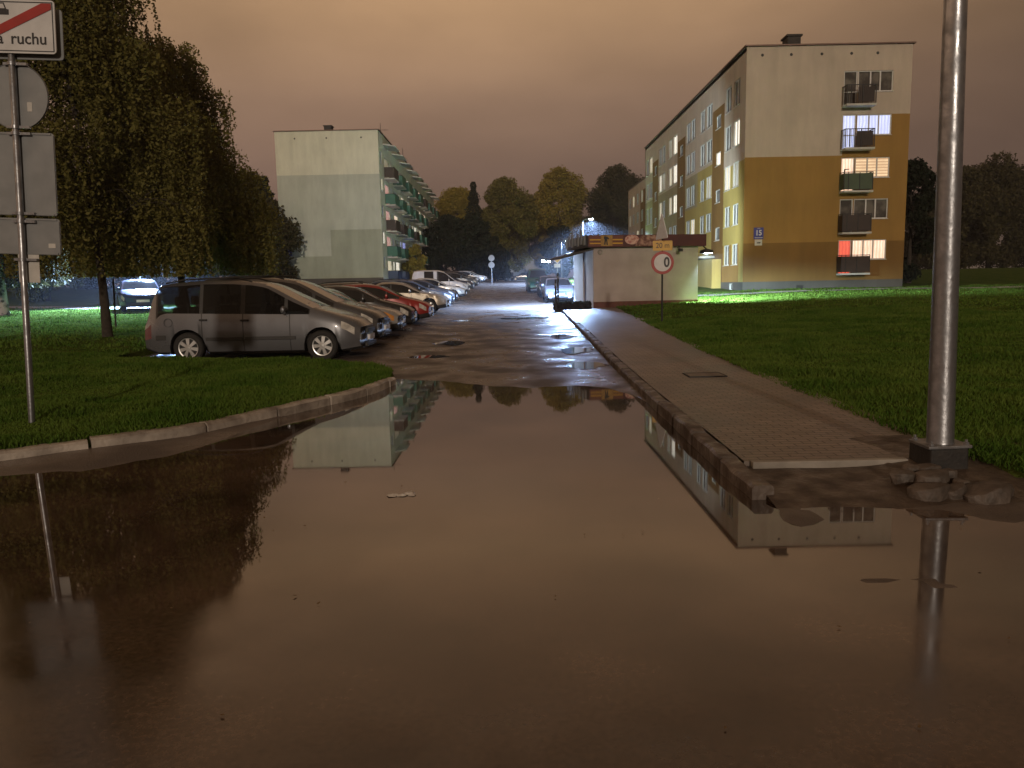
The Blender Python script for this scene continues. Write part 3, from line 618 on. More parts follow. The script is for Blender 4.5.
# ---------------------------------------------------------------- right block, number 15
X0, Y0 = 13.8, 46.0
BR = thing('apartment_block', 'cream and ochre five storey block with lit windows and a blue plate reading 15', 'apartment building', (X0, Y0, .7))
gm = lambda p: (p[0] - X0, -p[2], p[1] - .7)                        # u = world x, v = world z, d outward (-y)
fm = lambda p: (-p[2], p[0] - Y0, p[1] - .7)                        # u = world y, d outward (-x)
mats = ['cream', 'ochre', 'brown', 'yellow', 'sand', 'plinth']
rows = [13.39, 10.97, 8.56, 6.20, 3.84]
def gcol(u, v):
    if v < 1.5: return 'plinth'
    if v < 3.75: return 'brown'
    if v < 8.68: return 'ochre'
    return 'ochre' if (u > 19.45 and v < 10.97) else 'cream'
holes = []
for t in rows: holes += [(20.24, 22.25, t - 1.15, t), (19.42, 20.2, t - 2.0, t)]
wall('gable_wall', gm, [13.8, 19.45, 23.3], [.4, 1.5, 3.75, 8.68, 10.97, 14.82], holes, gcol, mats, BR)
gp_ = [('pane_dark', 'pane_dark', None), ('lit_blue', 'lit_blue', None), ('lit_blind', 'lit_warm', None), ('pane_dark', 'pane_dark', None), ('lit_warm', 'lit_red', None)]
gr_ = ['railbrown', 'railbrown', 'railgreen2', 'railbrown', 'railbrown']
for i, t in enumerate(rows):
    p1, p2, _ = gp_[i]
    if i == 4: window(gm, BR, 20.24, 22.25, t - 1.15, t, 'lit_warm', (.33, .62))
    else: window(gm, BR, 20.24, 22.25, t - 1.15, t, p1, (.36, .64))
    window(gm, BR, 19.42, 20.2, t - 2.0, t, p2, (), 'balcony_door', rails=(.42,), sill=False)
    bl = part_empty('balcony', BR)
    m = MB(gm); m.box(19.35, 21.05, t - 2.05, t - 1.94, .003, .66); m.build('balcony_slab', 'slab', bl)
    m = MB(gm); zb, zt = t - 1.92, t - .93
    if i in (0, 1):
        for u in np.arange(19.35, 21.01, .11): m.box(u - .009, u + .009, zb, zt, .615, .635)
        for d in np.arange(.05, .61, .11): m.box(19.345, 19.365, zb, zt, d - .009, d + .009); m.box(20.995, 21.015, zb, zt, d - .009, d + .009)
        m.box(20.0, 20.93, zb + .08, zt - .1, .595, .605)
    else:
        m.box(19.35, 21.01, zb + .04, zt - .04, .61, .635); m.box(19.345, 19.365, zb + .04, zt - .04, .02, .605); m.box(20.995, 21.015, zb + .04, zt - .04, .02, .605)
    m.build('railing', gr_[i], bl)
    m = MB(gm); m.box(19.33, 21.03, zt, zt + .04, .60, .645); m.box(19.33, 19.37, zt, zt + .04, .0, .598); m.box(20.99, 21.03, zt, zt + .04, 0, .598)
    for u in (19.355, 19.6, 20.25, 21.005): m.box(u - .018, u + .018, zb, zt - .003, .637, .66)
    m.build('handrail', 'darkmetal', bl)
m = MB(gm); m.lathe([(.0, 0), (.12, 0), (.12, .06), (.0, .08)], 10, 1, c=(19.55, 7.55, .3)); m.prism([(19.4, 7.60), (19.45, 7.60), (19.48, 7.8), (19.7, 7.82), (19.7, 7.86), (19.42, 7.85)], 2, .42, .47); m.build('balcony_clutter', 'darkmetal', BR)
fcols = [(47.15, 48.4), (48.95, 50.2)]
for k in range(3):
    b = 10.95 * k
    fcols += [(53.45 + b, 54.95 + b), (55.4 + b, 56.65 + b), (58.2 + b, 59.5 + b), (59.75 + b, 61.0 + b)]
fcols = [c for c in fcols if c[1] < 79]
stairs = [(50.45 + 10.95 * k, 53.3 + 10.95 * k) for k in range(3)]
def fcol(u, v):
    if v < 1.5: return 'plinth'
    for a, b in stairs:
        if a < u < b and v < 12.75: return 'brown'
    sec = 0 if u < 50.45 else 1
    if sec == 0: return 'cream' if v > 8.6 else ('yellow' if v > 3.8 else ('ochre' if u > 46.9 else 'yellow'))
    if 57.4 < u < 61.4 and 7.0 < v < 9.4: return 'sand'
    if u > 64.2: return 'cream' if v > 9.4 else ('sand' if v > 4.6 else 'yellow')
    return 'cream' if v > 9.4 else 'yellow'
holes = []; fw = []
frows = [13.47, 11.15, 8.72, 6.22, 3.82]; lit = {}
lit_map = {(0, 1): 'lit_white', (0, 2): 'lit_dim', (1, 2): 'lit_cream', (2, 0): 'pane_curtain', (2, 2): 'lit_dim', (7, 0): 'lit_dim', (6, 1): 'lit_white', (6, 0): 'lit_white', (7, 1): 'lit_cream', (6, 2): 'lit_white', (7, 2): 'lit_cream', (9, 1): 'lit_white', (9, 2): 'lit_cream', (8, 1): 'lit_dim', (4, 3): 'lit_cream', (6, 4): 'lit_white', (10, 0): 'lit_cream'}
r_ = random.Random(2)
for ci, (a, b) in enumerate(fcols):
    for ri, t in enumerate(frows):
        if ri == 4 and 2 <= ci <= 3: continue
        hh = 1.5 if ri < 3 else 1.27
        holes.append((a, b, t - hh, t)); fw.append((a, b, t - hh, t, lit_map.get((ci, ri), r_.choice(['pane_curtain', 'pane_curtain', 'pane_dark']))))
for k, (a, b) in enumerate(stairs):
    for z in (12.3, 9.95, 7.55, 5.1):
        holes.append((a + .8, a + 2.0, z - .85, z)); fw.append((a + .8, a + 2.0, z - .85, z, 'lit_white' if (k, z) == (0, 9.95) else 'pane_curtain'))
for u in (48.1, 58.6, 69): holes.append((u, u + .8, 1.0, 1.42)); fw.append((u, u + .8, 1.0, 1.42, 'pane_dark'))
holes.append((54.9, 56.7, .9, 3.05))
wall('facade_wall', fm, [46, 46.9, 50.45, 53.3, 57.4, 61.4, 64.25, 72.35, 75.2, 79.2], [.4, 1.5, 3.8, 4.6, 7.0, 8.6, 9.4, 12.75, 14.82], holes, fcol, mats, BR)
for a, b, c, d, pn in fw: window(fm, BR, a, b, c, d, pn, (.5,) if b - a > 1.22 and d - c > 1 else ())
dr = window(fm, BR, 54.9, 56.7, .9, 3.05, 'pane_curtain', (.5,), 'entrance_door', rails=(.3, .8), sill=False, f=.09)
m = MB(fm); m.box(50.75, 54.6, .6, 3.0, .004, .6); m.build('porch', 'yellow', BR)
m = MB(fm); m.box(52.4, 57.1, 3.12, 3.26, .004, 1.0); m.build('porch_canopy', 'slab', BR)
m = MB(); m.box(0, 9.5, .02, 33.2, 13.9, 14.1); m.box(.0, 9.5, 33.0, 33.2, 0, 13.9); m.box(9.3, 9.5, .2, 33.0, 0, 13.9); m.build('rear_walls', 'cream', BR)
m = MB(); m.box(-.12, 9.62, -.12, 33.3, 14.125, 14.2); m.build('roof', 'gutter', BR)
m = MB(); m.box(2.5, 3.25, .5, 1.4, 14.2, 14.8); m.box(2.42, 3.33, .42, 1.48, 14.8, 14.9); m.build('chimney', 'roofing', BR)
m = MB(); m.box(2.5, 3.3, 16, 17.0, 14.2, 14.9); m.build('chimney', 'roofing', BR)
for u in (14.7, 16.35, 18.1, 19.8, 21.3): m = MB(); m.lathe([(0, -.012), (.075, -.012), (.085, -.002), (0, -.002)], 12, 1, c=(u - X0, 0, 14.35 - .7)); m.build('wall_vent', 'rimdark', BR)
m = MB(gm); m.box(14.4, 14.97, 3.99, 4.66, .004, .03); pl = m.build('number_plate', 'signblue', BR)
text('15', .43, 'number_text', 'signwhite', pl, Matrix.Translation((14.685 - X0, -.034, 4.34 - .7)) @ FACE_Y, bold=.012, sx=.9)
m = MB(gm); m.box(14.46, 14.92, 4.055, 4.085, .031, .034); m.box(14.6, 14.78, 4.595, 4.615, .031, .034); m.build('plate_line', 'signwhite', pl)
m = MB(gm); m.box(14.47, 14.9, 3.62, 3.96, .004, .025); wp = m.build('white_plate', 'paper', BR)
m = MB(gm); m.prism([(14.58, 3.74), (14.78, 3.74), (14.82, 3.82), (14.6, 3.80)], 2, .026, .028); m.build('plate_mark', 'signblack', wp)
m = MB(gm); m.box(17.0, 17.4, .95, 1.25, .003, .02); m.build('cellar_vent', 'rimdark', BR)

# the set-back block behind it
X1, Y1 = 17.1, 88.0
B2 = thing('apartment_block', 'cream block set back behind the ochre one, only its far end in view', 'apartment building', (X1, Y1, 1.5))
f2 = lambda p: (-p[2], p[0] - Y1, p[1] - 1.5)
holes = []; fw = []
lit2 = {(1, 0): 'lit_cream', (2, 1): 'lit_white', (3, 0): 'lit_dim', (4, 2): 'lit_cream', (5, 0): 'lit_cream', (3, 3): 'lit_white', (5, 3): 'lit_dim', (2, 3): 'lit_cream', (6, 1): 'lit_dim'}
for ci, a in enumerate([89.5, 92.6, 96.2, 99.8, 103.2, 106.6, 109.6]):
    for ri, t in enumerate([13.2, 10.8, 8.4, 6.0, 3.7]):
        holes.append((a, a + 1.5, t - 1.45, t)); fw.append((a, a + 1.5, t - 1.45, t, lit2.get((ci, ri), 'pane_dark' if (ci + ri) % 2 else 'pane_curtain')))
wall('facade_wall', f2, [88, 91.4, 98, 101.8, 108.4, 112], [1.5, 5, 9, 14.4], holes, lambda u, v: 'brown' if (98 < u < 101.8 and v < 12.9) else ('cream' if v > 5 else 'sand'), ['cream', 'brown', 'sand'], B2)
for a, b, c, d, pn in fw: window(f2, B2, a, b, c, d, pn, (.5,))
m = MB(); m.box(.02, 9.5, 0, .2, 0, 12.9); m.box(9.3, 9.5, .2, 24, 0, 12.9); m.box(0.02, 9.3, 23.8, 24, 0, 12.9); m.build('end_walls', 'cream', B2)
m = MB(); m.box(-.1, 9.6, -.1, 24.1, 12.902, 13.0); m.build('roof', 'gutter', B2)

# ---------------------------------------------------------------- left block, number 17
XL, YL = -23.4, 80.0
BL = thing('apartment_block', 'pale green five storey block with rows of green balconies and a plain gable', 'apartment building', (XL, YL, 2.0))
gl = lambda p: (p[0] - XL, -p[2], p[1] - 2.0)
fl = lambda p: (10.4 + p[2], p[0] - YL, p[1] - 2.0)
mats = ['paleg', 'greyg', 'darkg', 'plinth']
def lcol(u, v):
    if v < 2.6: return 'plinth'
    if v > 13.0: return 'paleg'
    if v < 4.86 or (u > -18.25 and v < 7.5): return 'darkg'
    return 'greyg'
wall('gable_wall', gl, [-23.4, -18.25, -13.0], [1.5, 2.6, 4.86, 7.5, 13.0, 17.3], [], lcol, mats, BL)
holes = []; fw = []; r_ = random.Random(12)
cols = [83.0 + 6.05 * k for k in range(9)]
floors = [12.98, 10.26, 7.54, 4.82, 2.25]
lit3 = {('n', 1): 'lit_cream', ('n', 3): 'lit_white', (0, 1): 'lit_pink', (0, 2): 'lit_pink', (0, 3): 'lit_pink', (1, 4): 'lit_white', (2, 3): 'lit_tv', (3, 0): 'lit_white', (2, 1): 'lit_cream', (4, 2): 'lit_white', (5, 1): 'lit_cream', (5, 2): 'lit_cream', (4, 3): 'lit_warm', (5, 3): 'lit_pink', (6, 1): 'lit_warm', (6, 0): 'lit_cream', (7, 2): 'lit_warm', (7, 1): 'lit_dim', (3, 1): 'lit_dim', (6, 3): 'lit_warm', (1, 0): 'lit_dim'}
for ri, z in enumerate(floors):
    holes.append((80.7, 82.0, z + 1.25, z + 2.5)); fw.append((80.7, 82.0, z + 1.25, z + 2.5, lit3.get(('n', ri), 'pane_curtain')))
    for ci, y in enumerate(cols):
        if y > 132: continue
        pn = lit3.get((ci, ri), r_.choice(['pane_dark', 'pane_curtain', 'lit_cream', 'lit_dim', 'pane_dark', 'lit_warm']))
        holes.append((y + .25, y + 3.0, z + .08, z + 2.2)); fw.append((y + .25, y + 3.0, z + .08, z + 2.2, pn))
        holes.append((y + 4.0, y + 5.3, z + .95, z + 2.2)); fw.append((y + 4.0, y + 5.3, z + .95, z + 2.2, lit3.get((ci + 1, ri), r_.choice(['pane_dark', 'pane_curtain']))))
wall('facade_wall', fl, [80, 137], [1.5, 2.6, 17.3], holes, lambda u, v: 'plinth' if v < 2.1 else 'paleg', mats, BL)
for a, b, c, d, pn in fw: window(fl, BL, a, b, c, d, pn, (.4, .7) if b - a > 2 else (.5,), rails=(.42,) if d - c > 2 else (), sill=d - c < 2)
for ci, y in enumerate(cols[:9]):
    if y > 132: continue
    for ri, z in enumerate(floors):
        pm = 'railblue' if ri == 4 else ('railgreen' if r_.random() > .18 else 'railbrown')
        bl = part_empty('balcony', BL)
        m = MB(fl); m.box(y - .02, y + 3.3, z - .14, z - .01, .003, 1.1); m.build('balcony_slab', 'slab', bl)
        m = MB(fl); m.box(y + .02, y + 3.26, z + .06, z + 1.05, 1.03, 1.07); m.box(y, y + .03, z + .06, z + 1.05, .02, 1.02); m.box(y + 3.25, y + 3.28, z + .06, z + 1.05, .02, 1.02); m.build('railing', pm, bl)
        m = MB(fl); m.box(y - .03, y + 3.3, z + 1.053, z + 1.1, 1.01, 1.09); m.box(y - .03, y + .05, z + 1.053, z + 1.1, .01, 1.005); m.build('handrail', 'darkmetal', bl)
    bl = None
    m = MB(fl); m.prism([(16.35, .003), (16.5, .003), (16.25, 1.25), (16.15, 1.25)], 0, y - .05, y + 3.35); m.build('balcony_hood', 'slab', BL)
m = MB(); m.box(0.02, 10.38, 56.8, 57, 0, 15.25); m.box(0, .2, .02, 56.8, 0, 15.25); m.build('rear_walls', 'paleg', BL)
m = MB(); m.box(-.12, 10.55, -.12, 57.1, 15.302, 15.38); m.build('roof', 'gutter', BL)
m = MB(); m.box(4.9, 5.65, .5, 1.4, 15.38, 15.86); m.box(4.83, 5.72, .43, 1.47, 15.86, 15.94); m.build('chimney', 'roofing', BL)
m = MB(); m.tube([(10.05, 4, 15.38), (10.05, 4, 16.75)], .025, 6); m.tube([(9.2, 4, 16.05), (10.85, 4, 16.05)], .02, 6); m.tube([(9.5, 3.8, 16.05), (9.5, 4.2, 16.05)], .015, 6); m.tube([(10.5, 3.8, 16.05), (10.5, 4.2, 16.05)], .015, 6); m.build('aerial', 'darkmetal', BL)
m = MB(); m.tube([(10.2, 20, 15.38), (10.2, 20, 16.9)], .03, 6); m.build('aerial', 'darkmetal', BL)
m = MB(gl); m.box(-22.97, -22.3, 4.95, 5.78, .004, .03); pl = m.build('number_plate', 'signblue', BL)
text('17', .55, 'number_text', 'signwhite', pl, Matrix.Translation((-22.635 - XL, -.034, 5.37 - 2.0)) @ FACE_Y, bold=.014, sx=.85)
for u in (-21.4, -18.2, -14.7): m = MB(); m.lathe([(0, -.012), (.075, -.012), (.085, -.002), (0, -.002)], 12, 1, c=(u - XL, 0, 14.6)); m.build('wall_vent', 'rimdark', BL)

# ---------------------------------------------------------------- kiosk
KZ = .30; KW, KD = 5.05, 3.6
K = thing('kiosk', 'small flat roofed shop kiosk with maroon fascia boards and a plain beige end wall', 'kiosk', (3.83, 35.5, KZ), rad(9.8))
m = MB(); m.box(.16, KW, 0.0, KD, .46, 2.95); m.box(0, .16, 0, 1.25, .46, 2.95); m.box(0, .16, 1.8, KD, .46, 2.95); m.build('wall', 'kioskwall', K)
m = MB(); m.box(-.012, -.003, .06, 1.25, -.15, 2.93); m.box(-.012, -.003, 1.8, KD - .02, -.15, 2.93); m.build('white_cladding', 'white', K)
m = MB(); m.box(.0, KW + .02, -.025, KD + .02, -.4, .457); m.build('plinth', 'kplinth', K)
m = MB(); m.box(.05, .11, 1.27, 1.78, .46, 2.9); dr = m.build('door', 'door', K); m = MB(); m.tube([(.02, 1.4, 1.2), (.02, 1.4, 1.6)], .015, 6); m.build('handle', 'galv', dr)
m = MB(); m.box(-.3, KW + .28, -.2, KD + .2, 2.953, 3.01); m.box(-.24, KW + .22, -.14, KD + .14, 3.01, 3.4); m.build('roof', 'roofing', K)
m = MB(); m.box(-.3, KW + .3, -.23, -.145, 2.93, 3.47); m.box(KW + .225, KW + .3, -.144, KD + .2, 2.93, 3.47); m.build('fascia', 'maroon', K)
m = MB(); m.box(-.32, -.245, -.144, KD + .2, 2.93, 3.47); sf = m.build('side_fascia', 'awning', K)
m = MB()
for k, y in enumerate(np.arange(.2, KD, .55)): m.box(-.36, -.322, y, y + .3, 3.05 + .06 * (k % 2), 3.5 + .12 * ((k * 2) % 3)); 
m.build('side_signs', 'signgrey', K)
m = MB(); m.box(-.28, 1.33, -.25, -.232, 2.97, 3.45); bn = m.build('banner', mat('banner_brown', (.16, .055, .035), (.13, .045, .03), scale=4, rough=.4), K)
m = MB()
for z in (3.07, 3.23): m.box(-.24, .27, -.256, -.252, z, z + .055); m.box(.83, 1.3, -.256, -.252, z, z + .055)
m.build('stripe', 'signyellow', bn)
m = MB(); m.box(.28, .82, -.262, -.252, 2.98, 3.45); em = m.build('emblem', mat('emblem_tan', (.42, .25, .06), (.30, .17, .045), scale=9, rough=.4), bn)
m = MB(); m.prism([(.40, 3.34), (.44, 3.42), (.56, 3.40), (.66, 3.32), (.64, 3.27), (.57, 3.29), (.60, 3.02), (.55, 3.02), (.52, 3.22), (.47, 3.03), (.43, 3.03), (.45, 3.27)], 1, -.268, -.263); m.build('emblem_figure', 'signblack', em)
m = MB(); m.lathe([(0, -.256), (.30, -.256), (.30, -.25), (0, -.25)], 24, 1); m.v = [(1.75 + p[0] * 1.15, p[1] + .002, 3.25 + p[2] * .72) for p in m.v]; m.build('food_picture', mat('meat_picture', (.42, .16, .14), (.62, .42, .34), scale=9, rough=.4, contrast=(.4, .6)), K, smooth=True)
m = MB(); m.prism([(1.9, 2.97), (3.05, 2.97), (3.2, 3.2), (3.1, 3.43), (2.55, 3.46), (2.2, 3.42), (2.02, 3.2)], 1, -.262, -.235); m.build('food_picture', mat('sausage_picture', (.13, .05, .035), (.40, .24, .18), scale=7, rough=.4, contrast=(.4, .62)), K)
m = MB(); m.tube([(4.0, -.24, 2.95), (4.0, -.3, 2.8), (4.0, -.42, 2.76)], .03, 6); m.box(3.91, 4.09, -.52, -.38, 2.68, 2.82); m.build('spotlight', 'darkmetal', K)
fl_ = part_empty('floodlight', K)
m = MB(); m.tube([(KW + .18, -.1, 2.95), (KW + .36, -.1, 2.80)], .03, 6); m.lathe([(0, 2.72), (.30, 2.715), (.30, 2.60), (.31, 2.60), (.31, 2.735), (.1, 2.80), (0, 2.81)], 20, 2, c=(KW + .42, .0, 0)); m.build('cutoff_hood', 'darkmetal', fl_)  # wide hood with deep skirt, shaped to keep the light off the gable
m = MB(); m.lathe([(0, 2.66), (.05, 2.67), (.05, 2.71), (0, 2.712)], 12, 2, c=(KW + .42, 0, 0)); m.build('bulb', 'led', fl_)
m = MB(); m.lathe([(.05, -.03), (.11, -.04), (.13, -.02), (.13, .0), (.05, -.003)], 20, 1, c=(.32, 0, 2.72)); m.build('vent_ring', 'concrete', K, smooth=True)
m = MB(); m.prism([(-.02, 2.9), (-1.55, 2.5), (-1.56, 2.42), (-.02, 2.82)], 1, -.1, KD - .1); m.build('awning', 'awning', K)
kl = part_empty('lamp', K)
m = MB(); m.box(-1.6, -1.2, KD + .05, KD + .2, 2.42, 2.50); m.build('lamp_lens', 'led', kl)
m = MB(); m.box(-1.62, -1.18, KD - .11, KD + .22, 2.503, 2.55); m.build('lamp_housing', 'signgrey', kl)
# low hedge at the pavement's far end
def leaf_cloud(pts, size, name, m_, parent=None, flat=.6):
    n = len(pts); P = np.asarray(pts); s = size * rng.uniform(.6, 1.35, n)
    u = rng.normal(size=(n, 3)); u /= np.linalg.norm(u, axis=1)[:, None]; w = rng.normal(size=(n, 3)); v = np.cross(u, w); v /= np.linalg.norm(v, axis=1)[:, None]
    u *= s[:, None]; v *= (s * flat)[:, None]
    V = np.stack([P - u, P - v + u * .15, P + u, P + v + u * .15], 1).reshape(-1, 3); F = np.arange(4 * n).reshape(-1, 4)
    return npmesh(name, V, F, m_, parent)
hd = thing('hedge', 'low dark clipped hedge closing the pavement beside the kiosk', 'hedge', (2.9, 35.0, float(zr(35)) + .1))
leaf_cloud(np.stack([rng.uniform(-.95, .75, 5000), rng.uniform(-.25, .25, 5000), rng.uniform(0, .34, 5000) + .03 * np.sin(np.linspace(0, 900, 5000))], 1), .045, 'foliage', 'hedge', hd)
m = MB(); m.box(-.9, .7, -.2, .2, -.1, .28); m.build('branches', 'bark', hd)
for x, y, h, lb in ((2.02, 34.4, 1.35, 'shorter thin dark barrier post, nearer the road edge, beside the hedge'), (2.2, 35.6, 1.65, 'taller thin dark barrier post standing just behind the low hedge')):
    z = float(zr(y)) + .1; b = thing('barrier_post', lb, 'post', (x, y, z), group='barrier posts beside the kiosk')
    m = MB(); m.lathe([(0, 0), (.045, 0), (.045, h), (.035, h + .02), (0, h + .03)], 12, 2); m.build('post', 'darkmetal', b, smooth=True)
    m = MB(); m.lathe([(.046, h - .25), (.05, h - .25), (.05, h - .15), (.046, h - .15)], 12, 2); m.build('band', 'signgrey', b, smooth=True)

# ---------------------------------------------------------------- far house at the end of the road
H = thing('house', 'distant white gabled house with a dark side wall at the end of the road', 'house', (-.3, 150, 1.9))
m = MB(); m.prism([(0, 0), (3.2, 0), (3.2, 5.9), (0, 3.2)], 1, 0, 10); m.build('white_wall', 'white', H)
m = MB(); m.prism([(3.21, 0), (6.6, 0), (6.6, 3.0), (3.21, 5.9)], 1, -.3, 10); m.build('dark_wall', 'signgrey', H)
m = MB(); m.prism([(-.4, 2.95), (3.2, 5.95), (6.9, 2.85), (6.9, 3.05), (3.2, 6.2), (-.4, 3.15)], 1, -.5, 10.4); m.build('roof', 'roofing', H)
for x in (.9, 1.55, 2.2): m = MB(); m.box(x, x + .4, -.05, -.01, 2.5, 3.0); m.build('window', 'pane_dark', H)
m = MB(); m.box(.5, 1.0, -.05, -.01, 0, 2.0); m.build('door', 'door', H)
# ---------------------------------------------------------------- cars
SPEC = {
 'minivan': dict(L=4.68, W=1.81, H=1.73, top=[(0, .66), (.02, .80), (.075, .90), (.14, .99), (.215, 1.09), (.30, 1.30), (.42, 1.60), (.47, 1.67), (.58, 1.725), (.72, 1.73), (.90, 1.68), (.945, 1.60), (.985, 1.10), (1, .72)],
                 belt=[(0, .62), (.06, .80), (.2, .98), (.4, 1.0), (.9, 1.06), (1, .7)], cowl=.225, ws=.445, rr=.935, rt=.985, tl=.962,
                 wins=[(.24, .335), (.35, .525), (.545, .715), (.73, .925)], seams=[.325, .535, .72], ax=(.185, .79), R=.325, hl=(.022, .085)),
 'hatch': dict(L=4.0, W=1.68, H=1.43, top=[(0, .58), (.02, .70), (.09, .80), (.25, .95), (.40, 1.28), (.46, 1.37), (.58, 1.43), (.75, 1.42), (.90, 1.34), (.985, .98), (1, .65)],
               belt=[(0, .55), (.07, .72), (.28, .90), (.9, .96), (1, .62)], cowl=.265, ws=.45, rr=.90, rt=.985, tl=.945,
               wins=[(.30, .38), (.39, .60), (.615, .80), (.815, .89)], seams=[.36, .61], ax=(.195, .82), R=.30, hl=(.02, .09)),
 'wagon': dict(L=4.6, W=1.74, H=1.47, top=[(0, .58), (.02, .70), (.08, .79), (.27, .96), (.40, 1.30), (.45, 1.39), (.58, 1.47), (.80, 1.45), (.91, 1.38), (.985, 1.0), (1, .62)],
               belt=[(0, .55), (.07, .72), (.28, .92), (.9, .98), (1, .6)], cowl=.28, ws=.44, rr=.92, rt=.985, tl=.95,
               wins=[(.31, .375), (.385, .56), (.575, .735), (.75, .90)], seams=[.36, .565, .74], ax=(.185, .79), R=.31, hl=(.02, .085)),
 'sedan': dict(L=4.5, W=1.72, H=1.42, top=[(0, .58), (.02, .70), (.08, .79), (.27, .94), (.40, 1.27), (.45, 1.36), (.56, 1.42), (.68, 1.40), (.80, 1.10), (.84, 1.03), (.96, 1.0), (.985, .92), (1, .6)],
               belt=[(0, .55), (.07, .72), (.28, .90), (.8, .96), (.97, .93), (1, .58)], cowl=.28, ws=.44, rr=.69, rt=.82, tl=.95,
               wins=[(.31, .375), (.385, .555), (.57, .70), (.71, .77)], seams=[.36, .56, .72], ax=(.185, .78), R=.31, hl=(.02, .085)),
 'cargo_van': dict(L=4.2, W=1.74, H=1.84, top=[(0, .62), (.02, .78), (.09, .88), (.22, 1.04), (.36, 1.52), (.42, 1.70), (.52, 1.82), (.8, 1.84), (.955, 1.78), (.99, 1.1), (1, .7)],
               belt=[(0, .6), (.07, .78), (.24, 1.0), (.9, 1.04), (1, .68)], cowl=.235, ws=.42, rr=.955, rt=.99, tl=.955,
               wins=[(.265, .335), (.35, .52), (.60, .76)], seams=[.33, .54, .78], ax=(.20, .83), R=.31, hl=(.02, .09)),
}
def paint(name, c, metal=.35, rough=.34):
    return mat('paint_' + name, c, sub(c, .8), scale=1.6, rough=rough, metal=metal, coat=.55, rvar=.08)
see = bpy.data.materials.new('tinted_see_through_glass'); see.use_nodes = True
_n = see.node_tree.nodes; _l = see.node_tree.links; _p = _n['Principled BSDF']; _p.inputs['Base Color'].default_value = (.01, .01, .011, 1); _p.inputs['Roughness'].default_value = .04
_t = _n.new('ShaderNodeBsdfTransparent'); _t.inputs[0].default_value = (.55, .6, .6, 1); _m = _n.new('ShaderNodeMixShader'); _m.inputs[0].default_value = .42
_l.new(_t.outputs[0], _m.inputs[1]); _l.new(_p.outputs[0], _m.inputs[2]); _l.new(_m.outputs[0], _n['Material Output'].inputs['Surface'])
M['seeglass'] = see

